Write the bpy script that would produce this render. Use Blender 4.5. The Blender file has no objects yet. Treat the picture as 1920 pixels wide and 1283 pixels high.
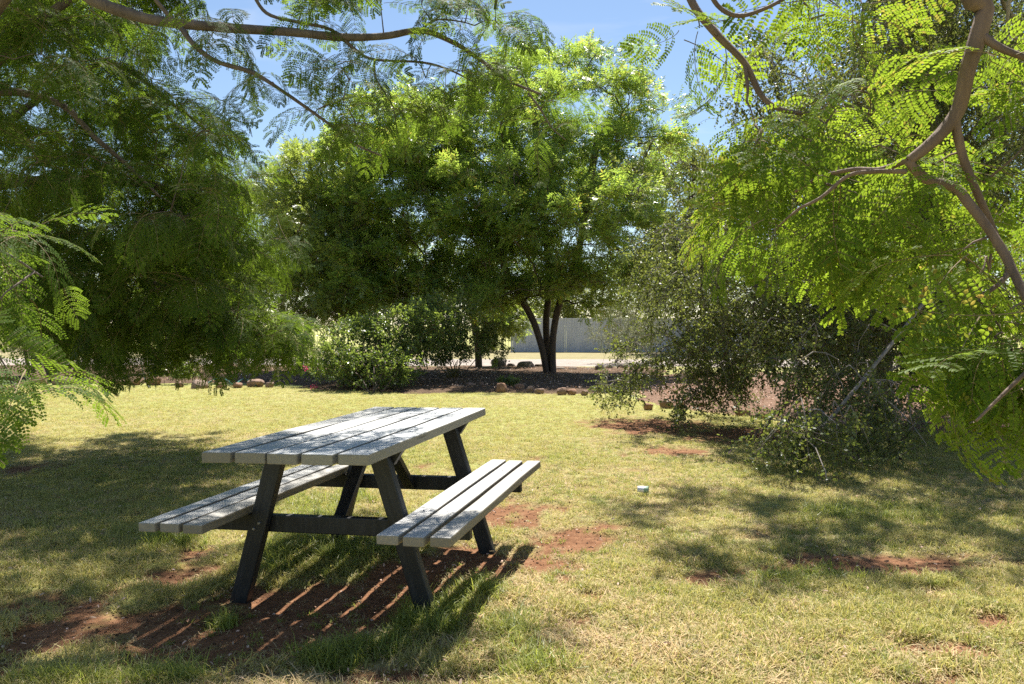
import bpy, bmesh, math, random
import numpy as np
from mathutils import Vector, Matrix, Euler, Quaternion, noise as mnoise
rng = np.random.default_rng(7)
random.seed(7)
scene = bpy.context.scene
C = scene.collection
R = math.radians

# ------------------------------------------------------------------ camera, sky, sun, exposure
CAM_H, PITCH, FPX = 1.273, 0.02113, 1534.85
cam_data = bpy.data.cameras.new('camera')
cam = bpy.data.objects.new('camera', cam_data); C.objects.link(cam)
cam.location = (0, 0, CAM_H); cam.rotation_euler = (math.pi/2 - PITCH, 0, 0)
cam_data.sensor_width = 36; cam_data.lens = 36*FPX/1920; cam_data.clip_end = 2000; cam_data.clip_start = 0.05
scene.camera = cam
SUN = Vector((0.035, 0.215, 0.43)).normalized()
SUN_EL = math.asin(SUN.z); SUN_AZ = math.atan2(SUN.x, SUN.y)
world = bpy.data.worlds.new('World'); scene.world = world; world.use_nodes = True
world.cycles.sampling_method = 'MANUAL'; world.cycles.sample_map_resolution = 256
def build_world():
    nt = world.node_tree; nt.nodes.clear(); N = nt.nodes.new; L = nt.links.new
    out = N('ShaderNodeOutputWorld'); bg = N('ShaderNodeBackground'); sky = N('ShaderNodeTexSky')
    sky.sky_type = 'NISHITA'; sky.sun_disc = False; sky.sun_elevation = SUN_EL; sky.sun_rotation = SUN_AZ
    sky.altitude = 10; sky.air_density = 1.0; sky.dust_density = 0.15; sky.ozone_density = 1.2
    # thin cirrus over the whole dome
    tc = N('ShaderNodeTexCoord'); sep = N('ShaderNodeSeparateXYZ'); L(tc.outputs['Generated'], sep.inputs[0])
    mx = N('ShaderNodeMath'); mx.operation = 'MAXIMUM'; L(sep.outputs[2], mx.inputs[0]); mx.inputs[1].default_value = 0.06
    dx = N('ShaderNodeMath'); dx.operation = 'DIVIDE'; L(sep.outputs[0], dx.inputs[0]); L(mx.outputs[0], dx.inputs[1])
    dy = N('ShaderNodeMath'); dy.operation = 'DIVIDE'; L(sep.outputs[1], dy.inputs[0]); L(mx.outputs[0], dy.inputs[1])
    cmb = N('ShaderNodeCombineXYZ'); L(dx.outputs[0], cmb.inputs[0]); L(dy.outputs[0], cmb.inputs[1])
    mp = N('ShaderNodeMapping'); L(cmb.outputs[0], mp.inputs[0]); mp.inputs['Scale'].default_value = (0.75, 1.1, 1); mp.inputs['Rotation'].default_value = (0, 0, R(22)); mp.inputs['Location'].default_value = (0.55, 0.2, 0)
    nz = N('ShaderNodeTexNoise'); L(mp.outputs[0], nz.inputs['Vector']); nz.inputs['Scale'].default_value = 1.3; nz.inputs['Detail'].default_value = 7; nz.inputs['Roughness'].default_value = 0.52; nz.inputs['Distortion'].default_value = 0.5
    rp = N('ShaderNodeValToRGB'); L(nz.outputs[0], rp.inputs[0]); rp.color_ramp.elements[0].position = 0.57; rp.color_ramp.elements[1].position = 0.90
    rp.color_ramp.elements[1].color = (0.75, 0.75, 0.75, 1)
    mix = N('ShaderNodeMix'); mix.data_type = 'RGBA'; L(rp.outputs[0], mix.inputs['Factor']); L(sky.outputs[0], mix.inputs['A']); mix.inputs['B'].default_value = (6.6, 6.9, 7.3, 1)
    L(mix.outputs['Result'], bg.inputs[0]); bg.inputs[1].default_value = 0.068; L(bg.outputs[0], out.inputs[0])
build_world()
sd = bpy.data.lights.new('sun', 'SUN'); sd.energy = 5.0; sd.angle = R(0.53); sd.color = (1.0, 0.955, 0.88)
sun = bpy.data.objects.new('sun', sd); C.objects.link(sun); sun.rotation_euler = SUN.to_track_quat('Z', 'Y').to_euler(); sun.location = (3, 12, 30)
vs = scene.view_settings; vs.view_transform = 'Standard'; vs.look = 'None'; vs.gamma = 1; vs.exposure = 1.2; vs.use_curve_mapping = False
cy = scene.cycles
cy.max_bounces = 5; cy.diffuse_bounces = 3; cy.glossy_bounces = 1; cy.transmission_bounces = 3; cy.transparent_max_bounces = 4
cy.use_denoising = False; scene.render.filter_size = 1.2; cy.sample_clamp_indirect = 4.0; cy.caustics_reflective = False; cy.caustics_refractive = False

# ------------------------------------------------------------------ helpers
def P(px, py, d):
    """the point at depth d (metres along the view) that stands at this place of the photograph"""
    u, v = (px-960)/FPX, (641.5-py)/FPX
    f = Vector((0, math.cos(PITCH), -math.sin(PITCH))); up = Vector((0, math.sin(PITCH), math.cos(PITCH)))
    return Vector((0, 0, CAM_H)) + (f + Vector((1, 0, 0))*u + up*v)*d
def G(px, py):
    p = P(px, py, 1.0) - Vector((0, 0, CAM_H)); t = -CAM_H/p.z
    return Vector((p.x*t, p.y*t, 0))
def proj(p):
    p = np.asarray(p, float).reshape(-1, 3) - np.array([0, 0, CAM_H])
    c, s = math.cos(PITCH), math.sin(PITCH)
    d = c*p[:, 1] - s*p[:, 2]; u = s*p[:, 1] + c*p[:, 2]
    d = np.where(np.abs(d) < 1e-4, 1e-4, d)
    return 960 + FPX*p[:, 0]/d, 641.5 - FPX*u/d, d
def tag(o, label=None, cat=None, group=None, kind=None):
    if label: o['label'] = label
    if cat: o['category'] = cat
    if group: o['group'] = group
    if kind: o['kind'] = kind
    return o
def empty(name, loc=(0, 0, 0)):
    o = bpy.data.objects.new(name, None); C.objects.link(o); o.location = loc; o.empty_display_size = 0.2
    return o
def link(name, me, parent=None, mats=()):
    o = bpy.data.objects.new(name, me); C.objects.link(o)
    for m in mats: 
        if me.materials.find(m.name) < 0: me.materials.append(m)
    if parent is not None:
        o.parent = parent; o.location = -Vector(parent.location)
    return o
class MB:
    """collects vertices, faces and face materials"""
    def __init__(s): s.v = []; s.f = []; s.m = []
    def add(s, vs_, fs, m=0):
        b = len(s.v); s.v.extend([tuple(v) for v in vs_])
        for f in fs: s.f.append(tuple(i+b for i in f)); s.m.append(m)
    def tube(s, pts, rad, n=6, m=0, cap=True):
        pts = [Vector(p) for p in pts]; k = len(pts)
        if k < 2: return
        vs_ = []; prev = None
        for i in range(k):
            t = (pts[min(i+1, k-1)] - pts[max(i-1, 0)])
            if t.length < 1e-6: t = Vector((0, 0, 1))
            t.normalize()
            if prev is None: a = t.orthogonal().normalized()
            else:
                a = prev - t*prev.dot(t)
                a = a.normalized() if a.length > 1e-5 else t.orthogonal().normalized()
            prev = a; b = t.cross(a)
            r = rad[i] if hasattr(rad, '__len__') else rad
            for j in range(n):
                q = 2*math.pi*j/n; vs_.append(pts[i] + a*(r*math.cos(q)) + b*(r*math.sin(q)))
        fs = [(i*n+j, i*n+(j+1) % n, (i+1)*n+(j+1) % n, (i+1)*n+j) for i in range(k-1) for j in range(n)]
        if cap: fs += [tuple(range(n-1, -1, -1)), tuple((k-1)*n+j for j in range(n))]
        s.add(vs_, fs, m)
    def mesh(s, name, smooth=False):
        me = bpy.data.meshes.new(name); me.from_pydata(s.v, [], s.f); me.update()
        if any(s.m): me.polygons.foreach_set('material_index', s.m)
        if smooth: me.polygons.foreach_set('use_smooth', [True]*len(s.f))
        return me
def smoothpath(pts, k=4):
    """Catmull-Rom through points"""
    pts = [Vector(p) for p in pts]; out = []
    for i in range(len(pts)-1):
        p0 = pts[max(i-1, 0)]; p1 = pts[i]; p2 = pts[i+1]; p3 = pts[min(i+2, len(pts)-1)]
        for j in range(k):
            t = j/k
            out.append(0.5*((2*p1) + (p2-p0)*t + (2*p0-5*p1+4*p2-p3)*t*t + (3*p1-p0-3*p2+p3)*t*t*t))
    out.append(pts[-1]); return out
def box_mesh(name, sx, sy, sz, bev=0.004, seg=2, jitter=0.0, cuts=0, seed=0):
    """a bevelled board of these dimensions, centred, slightly warped along its length (y)"""
    bm = bmesh.new(); bmesh.ops.create_cube(bm, size=1)
    for v in bm.verts: v.co = Vector((v.co.x*sx, v.co.y*sy, v.co.z*sz))
    if cuts:
        es = [e for e in bm.edges if abs(e.verts[0].co.y - e.verts[1].co.y) > sy*0.5]
        bmesh.ops.subdivide_edges(bm, edges=es, cuts=cuts, use_grid_fill=True)
    es = [e for e in bm.edges if e.calc_face_angle(0) > 0.5]
    if bev: bmesh.ops.bevel(bm, geom=es, offset=bev, segments=seg, affect='EDGES', profile=0.6)
    if jitter:
        for v in bm.verts:
            y = v.co.y*1.3
            v.co.x += jitter*mnoise.noise(Vector((y, seed*3.1, 0))); v.co.z += jitter*0.7*mnoise.noise(Vector((y, seed*3.1, 9)))
            v.co += Vector((mnoise.noise(v.co*25+Vector((seed, 0, 0))), 0, mnoise.noise(v.co*25+Vector((0, seed, 5)))))*0.0012
    me = bpy.data.meshes.new(name); bm.to_mesh(me); bm.free(); return me

# ------------------------------------------------------------------ materials
def mat(name):
    m = bpy.data.materials.new(name); m.use_nodes = True; nt = m.node_tree
    b = nt.nodes['Principled BSDF']; return m, nt, b
def nmix(nt, fac, a, b, mode='MIX'):
    n = nt.nodes.new('ShaderNodeMix'); n.data_type = 'RGBA'; n.blend_type = mode
    for key, val in (('Factor', fac), ('A', a), ('B', b)):
        s = n.inputs[key]
        if isinstance(val, bpy.types.NodeSocket): nt.links.new(val, s)
        else: s.default_value = val if key == 'Factor' else (*val, 1)
    return n.outputs['Result']
def nnoise(nt, vec, scale, detail=4, rough=0.55, dist=0.0):
    n = nt.nodes.new('ShaderNodeTexNoise'); n.inputs['Scale'].default_value = scale; n.inputs['Detail'].default_value = detail
    n.inputs['Roughness'].default_value = rough; n.inputs['Distortion'].default_value = dist
    if vec is not None: nt.links.new(vec, n.inputs['Vector'])
    return n.outputs[0]
def nramp(nt, fac, stops):
    n = nt.nodes.new('ShaderNodeValToRGB'); nt.links.new(fac, n.inputs[0]); e = n.color_ramp.elements
    while len(e) < len(stops): e.new(0.5)
    for i, (p, c) in enumerate(stops):
        e[i].position = p; e[i].color = (*c, 1) if hasattr(c, '__len__') else (c, c, c, 1)
    return n.outputs[0]
def nmap(nt, coord='Object', scale=(1, 1, 1)):
    t = nt.nodes.new('ShaderNodeTexCoord'); m = nt.nodes.new('ShaderNodeMapping'); m.inputs['Scale'].default_value = scale
    nt.links.new(t.outputs[coord], m.inputs[0]); return m.outputs[0]
def nbump(nt, h, b, strength=0.5, dist=0.01):
    n = nt.nodes.new('ShaderNodeBump'); n.inputs['Strength'].default_value = strength; n.inputs['Distance'].default_value = dist
    nt.links.new(h, n.inputs['Height']); nt.links.new(n.outputs[0], b.inputs['Normal'])
def leaf_mat(name, refl, trans, tfac=0.45, rough=0.45, vary=0.35, spec=0.35, hue=None):
    """leaf: reflected light on the lit side, light shining through on the other; each instance a little different"""
    m = bpy.data.materials.new(name); m.use_nodes = True; nt = m.node_tree; nt.nodes.clear()
    N = nt.nodes.new; L = nt.links.new
    out = N('ShaderNodeOutputMaterial'); p = N('ShaderNodeBsdfPrincipled'); t = N('ShaderNodeBsdfTranslucent'); ms = N('ShaderNodeMixShader')
    oi = N('ShaderNodeObjectInfo'); geo = N('ShaderNodeNewGeometry')
    ad = N('ShaderNodeMath'); ad.operation = 'ADD'; L(oi.outputs['Random'], ad.inputs[0]); L(geo.outputs['Random Per Island'], ad.inputs[1])
    ha = N('ShaderNodeMath'); ha.operation = 'MULTIPLY'; L(ad.outputs[0], ha.inputs[0]); ha.inputs[1].default_value = 0.5
    lo = [c*(1-vary) for c in refl]; hi = [c*(1+vary) for c in refl]; hi[0] *= 1.25
    lo2 = [c*(1-vary) for c in trans]; hi2 = [c*(1+vary*0.7) for c in trans]; hi2[0] *= 1.2
    st1 = [(0.1, lo), (0.9, hi)]; st2 = [(0.1, lo2), (0.9, hi2)]
    if hue:
        st1 = [(0.08, lo), (0.8, hi), (0.97, [hue[0]*0.4, hue[1]*0.4, hue[2]*0.4])]; st2 = [(0.08, lo2), (0.8, hi2), (0.97, hue)]
    r1 = nramp(nt, ha.outputs[0], st1); r2 = nramp(nt, ha.outputs[0], st2)
    L(r1, p.inputs['Base Color']); L(r2, t.inputs['Color'])
    p.inputs['Roughness'].default_value = rough; p.inputs['Specular IOR Level'].default_value = spec
    ms.inputs[0].default_value = tfac; L(p.outputs[0], ms.inputs[1]); L(t.outputs[0], ms.inputs[2]); L(ms.outputs[0], out.inputs[0])
    return m
def bark_mat(name, c1, c2, scale=12, bump=0.6):
    m, nt, b = mat(name); v = nmap(nt, 'Object', (1, 1, 0.3))
    n = nnoise(nt, v, scale, 6, 0.65, 0.4); n2 = nnoise(nt, v, scale*4, 4)
    c = nramp(nt, n, [(0.3, c1), (0.7, c2)])
    nt.links.new(c, b.inputs['Base Color']); b.inputs['Roughness'].default_value = 0.85
    mm = nt.nodes.new('ShaderNodeMath'); mm.operation = 'ADD'; nt.links.new(n, mm.inputs[0]); nt.links.new(n2, mm.inputs[1])
    nbump(nt, mm.outputs[0], b, bump, 0.01); return m
M = {}
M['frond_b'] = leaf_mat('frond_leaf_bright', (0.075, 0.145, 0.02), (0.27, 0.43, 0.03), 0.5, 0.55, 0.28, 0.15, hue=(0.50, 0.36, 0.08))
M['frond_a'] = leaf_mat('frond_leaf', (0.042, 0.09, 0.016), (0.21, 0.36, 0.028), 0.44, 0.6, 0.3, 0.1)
M['neem'] = leaf_mat('centre_tree_leaf', (0.105, 0.19, 0.04), (0.36, 0.55, 0.075), 0.55, 0.36, 0.35, 0.7, hue=(0.6, 0.45, 0.08))
M['neem2'] = leaf_mat('side_tree_leaf', (0.10, 0.165, 0.045), (0.38, 0.52, 0.08), 0.52, 0.36, 0.35, 0.55)
M['weep'] = leaf_mat('weeping_tree_leaf', (0.08, 0.125, 0.042), (0.25, 0.33, 0.058), 0.4, 0.4, 0.35, 0.4)
M['shrub'] = leaf_mat('shrub_leaf', (0.075, 0.14, 0.04), (0.28, 0.42, 0.06), 0.4, 0.32, 0.35, 0.55)
M['gum'] = leaf_mat('grey_tree_leaf', (0.12, 0.15, 0.09), (0.25, 0.3, 0.14), 0.4, 0.45, 0.3)
M['farleaf'] = leaf_mat('far_tree_leaf', (0.11, 0.155, 0.045), (0.3, 0.38, 0.07), 0.4, 0.45, 0.35)
M['grass'] = leaf_mat('grass_blade', (0.37, 0.385, 0.13), (0.49, 0.525, 0.14), 0.38, 0.5, 0.3, 0.3, hue=(0.72, 0.62, 0.32))
M['drygrass'] = leaf_mat('dry_grass_blade', (0.46, 0.41, 0.22), (0.48, 0.42, 0.2), 0.3, 0.6, 0.3, 0.2)
M['longgrass'] = leaf_mat('long_grass_blade', (0.21, 0.28, 0.065), (0.40, 0.50, 0.08), 0.42, 0.42, 0.35, 0.4)
M['litter'] = leaf_mat('dead_leaf', (0.30, 0.21, 0.13), (0.25, 0.16, 0.08), 0.2, 0.6, 0.5, 0.3)
M['pale_litter'] = leaf_mat('bleached_leaf', (0.52, 0.44, 0.34), (0.3, 0.25, 0.18), 0.15, 0.6, 0.3, 0.3)
M['flower'] = leaf_mat('pink_bract', (0.55, 0.04, 0.18), (0.7, 0.06, 0.25), 0.4, 0.5, 0.2)
M['strap'] = leaf_mat('strap_leaf', (0.12, 0.13, 0.05), (0.25, 0.22, 0.07), 0.3, 0.5, 0.4)
M['twig'] = bark_mat('green_twig', (0.16, 0.12, 0.06), (0.24, 0.18, 0.09), 20, 0.2)
M['bark_b'] = bark_mat('smooth_brown_bark', (0.10, 0.065, 0.045), (0.23, 0.155, 0.115), 14, 0.8)
M['bark_grey'] = bark_mat('grey_branch_bark', (0.075, 0.055, 0.045), (0.19, 0.145, 0.12), 14, 0.8)
M['bark_dark'] = bark_mat('dark_trunk_bark', (0.055, 0.04, 0.03), (0.13, 0.095, 0.07), 8, 0.8)
M['bark_pale'] = bark_mat('pale_branch_bark', (0.16, 0.135, 0.115), (0.34, 0.30, 0.265), 14, 0.7)
M['pod'] = bark_mat('dark_seed_pod', (0.03, 0.02, 0.016), (0.07, 0.045, 0.035), 20, 0.2)

# ------------------------------------------------------------------ ground cover function (what grows where), in metres
_perm = {}
def vnoise(x, y, s, seed=0):
    """smooth value noise on arrays"""
    x = np.asarray(x, float)/s; y = np.asarray(y, float)/s
    if seed not in _perm: _perm[seed] = np.random.default_rng(seed+100).random((256, 256))
    T = _perm[seed]; xi = np.floor(x).astype(int); yi = np.floor(y).astype(int); fx = x-xi; fy = y-yi
    fx = fx*fx*(3-2*fx); fy = fy*fy*(3-2*fy)
    g = lambda a, b: T[a % 256, b % 256]
    return (g(xi, yi)*(1-fx)+g(xi+1, yi)*fx)*(1-fy) + (g(xi, yi+1)*(1-fx)+g(xi+1, yi+1)*fx)*fy
def fbm(x, y, s, seed=0, o=4):
    t = 0; a = 0.5; w = 0
    for i in range(o): t = t + a*vnoise(x, y, s/2**i, seed+i*7); w += a; a *= 0.55
    return t/w
def ell(x, y, cx, cy, rx, ry, ang=0):
    c, s = math.cos(ang), math.sin(ang); dx = x-cx; dy = y-cy
    u = (c*dx+s*dy)/rx; v = (-s*dx+c*dy)/ry
    return np.clip(1.35 - np.sqrt(u*u+v*v), 0, 1.0)
SOIL = []
def soil_px(px, py, rpx, rpy, amt=1.0):
    c = G(px, py); d = c.y; rx = rpx/FPX*d; a = G(px, py-rpy); b = G(px, py+rpy)
    SOIL.append((c.x, (a.y+b.y)/2, rx, abs(a.y-b.y)/2, amt))
for a in [(560, 1165, 270, 85, 1.0), (230, 1180, 300, 75, 1.0), (330, 1235, 180, 40, .9), (760, 1090, 110, 60, .95), (880, 1060, 90, 45, .85), (330, 1075, 110, 30, .8), (350, 1040, 60, 22, 0.7),
          (440, 1110, 60, 26, 1.0), (40, 1210, 120, 60, .7), (70, 1120, 130, 30, .45), (1050, 1030, 140, 60, .68), (960, 960, 130, 36, .58), (1110, 1100, 110, 50, .45), (1250, 1030, 120, 30, .42), (700, 1265, 300, 20, .5), (1380, 1075, 120, 22, .65),
          (1290, 1085, 70, 16, .6), (1650, 1060, 260, 26, .75), (1780, 1110, 120, 24, .8), (1860, 1160, 80, 22, .8), (1080, 1160, 60, 24, .75), (745, 1272, 90, 22, .9), (1220, 800, 130, 18, .85), (1390, 815, 130, 16, .8),
          (1010, 860, 30, 5, .5), (1255, 848, 110, 14, .6), (800, 872, 26, 6, .5), (1180, 880, 60, 8, .35), (1350, 960, 60, 14, .4), (240, 876, 60, 8, .5), (1830, 1220, 70, 18, .6), (60, 880, 80, 12, .5)]:
    soil_px(*a)
def soil_amount(x, y):
    """0 grass .. 1 bare red soil"""
    x = np.asarray(x, float); y = np.asarray(y, float)
    s = np.zeros_like(x)
    for cx, cy, rx, ry, a in SOIL: s = np.maximum(s, ell(x, y, cx, cy, rx, ry)*a)
    n = fbm(x, y, 0.55, 1); n2 = fbm(x, y, 0.12, 5, 3)
    near = np.clip((9.5-y)/5, 0, 1)
    base = s*1.25 + (n-0.5)*1.5*(0.25+near*0.75) + (n2-0.5)*1.2 - 0.31
    return np.clip(base*2.0+0.12, 0, 1)
def dry_amount(x, y):
    return np.clip((fbm(x, y, 1.3, 21)-0.40)*3.4, 0, 1)*np.clip(1.25-np.asarray(y)/13, .3, 1)
def height(x, y):
    x = np.asarray(x, float); y = np.asarray(y, float)
    s = soil_amount(x, y); near = np.clip((14-y)/6, 0, 1)
    return (fbm(x, y, 1.7, 31)-0.5)*0.05*np.clip(y/6, 0.3, 1)*near + (fbm(x, y, 0.16, 41, 3)-0.5)*0.03*near - s*0.018*near - 0.004
def lawn_sheet():
    yy = np.concatenate([np.linspace(-40, 0, 14), np.linspace(0.8, 2.5, 30), np.linspace(2.53, 7, 190), np.linspace(7.05, 18, 170), np.linspace(18.3, 60, 60), np.array([80, 120, 250, 600, 1500])])
    xs = np.concatenate([np.array([-1500, -500, -150, -60]), np.linspace(-30, -6.2, 40), np.linspace(-6, 6, 330), np.linspace(6.2, 30, 40), np.array([60, 150, 500, 1500])])
    X, Y = np.meshgrid(xs, yy); Z = height(X, Y); Z = np.where((Y < 0.8) | (Y > 16) | (np.abs(X) > 8), -0.006, Z)
    n, k = len(xs), len(yy)
    me = bpy.data.meshes.new('lawn')
    v = np.stack([X, Y, Z], -1).reshape(-1, 3)
    i = (np.arange(k-1)[:, None]*n + np.arange(n-1)[None, :]).reshape(-1)
    f = np.stack([i, i+1, i+1+n, i+n], -1)
    me.from_pydata(v.tolist(), [], f.tolist()); me.polygons.foreach_set('use_smooth', [True]*len(f))
    a = me.attributes.new('soil', 'FLOAT', 'POINT'); a.data.foreach_set('value', soil_amount(v[:, 0], v[:, 1]).astype(np.float32))
    a = me.attributes.new('dry', 'FLOAT', 'POINT'); a.data.foreach_set('value', dry_amount(v[:, 0], v[:, 1]).astype(np.float32))
    m, nt, b = mat('lawn_ground')
    at = nt.nodes.new('ShaderNodeAttribute'); at.attribute_name = 'soil'; ad = nt.nodes.new('ShaderNodeAttribute'); ad.attribute_name = 'dry'
    co = nmap(nt, 'Object')
    n1 = nnoise(nt, co, 22, 6, 0.6); n2 = nnoise(nt, co, 160, 3, 0.6); n3 = nnoise(nt, co, 1.1, 5, 0.6)
    g = nramp(nt, n1, [(0.3, (0.22, 0.20, 0.07)), (0.55, (0.36, 0.37, 0.12)), (0.75, (0.46, 0.44, 0.20))])
    g2 = nramp(nt, n1, [(0.3, (0.28, 0.22, 0.10)), (0.7, (0.48, 0.42, 0.22))])
    grass = nmix(nt, ad.outputs['Fac'], g, g2)
    so = nramp(nt, n1, [(0.25, (0.14, 0.062, 0.032)), (0.6, (0.28, 0.138, 0.072)), (0.85, (0.40, 0.25, 0.15))])
    so = nmix(nt, nramp(nt, n2, [(0.55, 0.0), (0.72, 0.55)]), so, (0.34, 0.24, 0.15))
    c = nmix(nt, at.outputs['Fac'], grass, so)
    nt.links.new(c, b.inputs['Base Color']); b.inputs['Roughness'].default_value = 0.95; b.inputs['Specular IOR Level'].default_value = 0.1
    mm = nt.nodes.new('ShaderNodeMath'); mm.operation = 'ADD'; nt.links.new(n1, mm.inputs[0]); nt.links.new(n2, mm.inputs[1])
    nbump(nt, mm.outputs[0], b, 0.8, 0.02)
    o = link('lawn', me, None, [m]); tag(o, 'patchy yellow green lawn with bare red soil', 'lawn', kind='structure'); return o
lawn_sheet()

def sheet(name, pts, z, m, label, cat, res=0.35, bump=0.05, seed=3, edge=0.5):
    """an irregular patch of ground over the lawn, thinning to nothing at its border"""
    xs = [p[0] for p in pts]; ys = [p[1] for p in pts]
    gx = np.arange(min(xs)-res, max(xs)+2*res, res); gy = np.arange(min(ys)-res, max(ys)+2*res, res)
    X, Y = np.meshgrid(gx, gy); poly = np.array(pts)
    inside = np.zeros(X.shape, bool); dist = np.full(X.shape, 1e9)
    for i in range(len(poly)):
        x1, y1 = poly[i]; x2, y2 = poly[(i+1) % len(poly)]
        cond = ((y1 > Y) != (y2 > Y)) & (X < (x2-x1)*(Y-y1)/((y2-y1) if abs(y2-y1) > 1e-9 else 1e-9)+x1); inside ^= cond
        ex, ey = x2-x1, y2-y1; t = np.clip(((X-x1)*ex+(Y-y1)*ey)/(ex*ex+ey*ey), 0, 1)
        dist = np.minimum(dist, np.hypot(X-x1-t*ex, Y-y1-t*ey))
    sdv = np.where(inside, dist, -dist) + (fbm(X, Y, 0.9, seed)-0.5)*0.9
    Z = z*np.clip(sdv/edge, -1, 1) + (fbm(X, Y, 0.7, seed+3)-0.5)*bump*np.clip(sdv/edge, 0, 1)
    k, n = X.shape; keep = (sdv > -0.35)
    v = np.stack([X, Y, Z], -1).reshape(-1, 3)
    i = (np.arange(k-1)[:, None]*n + np.arange(n-1)[None, :]); ok = (keep[:-1, :-1] | keep[1:, 1:] | keep[1:, :-1] | keep[:-1, 1:])
    i = i[ok]; f = np.stack([i, i+1, i+1+n, i+n], -1)
    used = np.unique(f); remap = -np.ones(len(v), int); remap[used] = np.arange(len(used))
    me = bpy.data.meshes.new(name); me.from_pydata(v[used].tolist(), [], remap[f].tolist()); me.polygons.foreach_set('use_smooth', [True]*len(f))
    o = link(name, me, None, [m]); tag(o, label, cat, kind='structure'); return o
def soil_material(name, stops, s1=6, s2=60, fleck=(0.5, 0.4, 0.3), famt=0.5, bump=0.8):
    m, nt, b = mat(name); co = nmap(nt, 'Object'); n1 = nnoise(nt, co, s1, 6, 0.65); n2 = nnoise(nt, co, s2, 3, 0.6)
    c = nmix(nt, nramp(nt, n2, [(0.52, 0.0), (0.66, famt)]), nramp(nt, n1, stops), fleck)
    nt.links.new(c, b.inputs['Base Color']); b.inputs['Roughness'].default_value = 0.95; b.inputs['Specular IOR Level'].default_value = 0.1
    mm = nt.nodes.new('ShaderNodeMath'); mm.operation = 'ADD'; nt.links.new(n1, mm.inputs[0]); nt.links.new(n2, mm.inputs[1])
    nbump(nt, mm.outputs[0], b, bump, 0.05); return m
M['mulch'] = soil_material('mulch', [(0.3, (0.07, 0.042, 0.026)), (0.7, (0.17, 0.11, 0.07))], fleck=(0.36, 0.28, 0.2))
M['litterbed'] = soil_material('litter_bed', [(0.3, (0.13, 0.07, 0.045)), (0.7, (0.27, 0.17, 0.115))], 5, 45, (0.42, 0.33, 0.25), 0.5)
M['gravel'] = soil_material('pale_gravel', [(0.3, (0.27, 0.22, 0.185)), (0.7, (0.40, 0.345, 0.30))], 3, 30, (0.46, 0.42, 0.38), 0.7)
M['verge'] = soil_material('dry_verge', [(0.3, (0.22, 0.20, 0.10)), (0.7, (0.32, 0.28, 0.15))], 1.5, 20, (0.34, 0.22, 0.13), 0.5)
def XY(px, py): g = G(px, py); return (g.x, g.y)
sheet('garden_bed', [XY(30, 719), XY(300, 718), XY(520, 718), XY(600, 730), XY(760, 737), XY(1000, 738), XY(1160, 738), (4.6, 23.6), (0, 24.5), (-8, 25), (-16, 25), (-17, 18)], 0.07, M['mulch'],
      'dark mulched garden bed under the centre trees', 'garden bed', 0.3, 0.09, 3)
sheet('litter_bed', [(2.2, 13.6), (3.0, 11.6), (4.3, 10.2), (5.6, 9.0), (8.0, 7.6), (13, 8), (14, 20), (4.5, 22), (2.6, 17)], 0.05, M['litterbed'],
      'reddish garden bed strewn with dry leaves under the weeping tree', 'garden bed', 0.25, 0.08, 13)
sheet('gravel_path', [(-30, 25.6), (-10, 25.8), (0, 25.2), (8, 24.8), (30, 24), (30, 29.0), (0, 30.2), (-30, 31.5)], 0.03, M['gravel'], 'pale gravel path beyond the garden bed', 'path', 0.5, 0.03, 17)
sheet('verge', [(-40, 32), (0, 30.6), (40, 29.4), (40, 40), (-40, 42)], 0.035, M['verge'], 'dry grass verge in front of the grey fence', 'verge', 0.6, 0.05, 19)

# ------------------------------------------------------------------ scattering: meshes instanced on points (for what nobody could count)
protos = bpy.data.collections.new('prototypes')          # never linked to the scene
def proto(me, mats):
    for m in mats: me.materials.append(m)
    o = bpy.data.objects.new('proto_'+me.name, me); protos.objects.link(o); return o
_groups = {}
def scatter_group(objs):
    key = tuple(o.name for o in objs)
    if key in _groups: return _groups[key]
    ng = bpy.data.node_groups.new('scatter', 'GeometryNodeTree')
    ng.interface.new_socket('Geometry', in_out='INPUT', socket_type='NodeSocketGeometry'); ng.interface.new_socket('Geometry', in_out='OUTPUT', socket_type='NodeSocketGeometry')
    N = ng.nodes.new; L = ng.links.new
    gi = N('NodeGroupInput'); go = N('NodeGroupOutput'); iop = N('GeometryNodeInstanceOnPoints'); jn = N('GeometryNodeJoinGeometry'); m2p = N('GeometryNodeMeshToPoints')
    for o in reversed(objs):                              # join puts the last link first
        oi = N('GeometryNodeObjectInfo'); oi.inputs['Object'].default_value = o; oi.transform_space = 'ORIGINAL'
        g2i = N('GeometryNodeGeometryToInstance'); L(oi.outputs['Geometry'], g2i.inputs[0]); L(g2i.outputs[0], jn.inputs[0])
    def attr(nm, t):
        n = N('GeometryNodeInputNamedAttribute'); n.data_type = t; n.inputs['Name'].default_value = nm; return n.outputs['Attribute']
    L(gi.outputs[0], m2p.inputs['Mesh']); L(m2p.outputs[0], iop.inputs['Points']); L(jn.outputs[0], iop.inputs['Instance'])
    iop.inputs['Pick Instance'].default_value = True
    L(attr('kind_index', 'INT'), iop.inputs['Instance Index']); L(attr('scl', 'FLOAT'), iop.inputs['Scale'])
    e2r = N('FunctionNodeEulerToRotation'); L(attr('rot', 'FLOAT_VECTOR'), e2r.inputs[0]); L(e2r.outputs[0], iop.inputs['Rotation'])
    L(iop.outputs[0], go.inputs[0]); _groups[key] = ng; return ng
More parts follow.
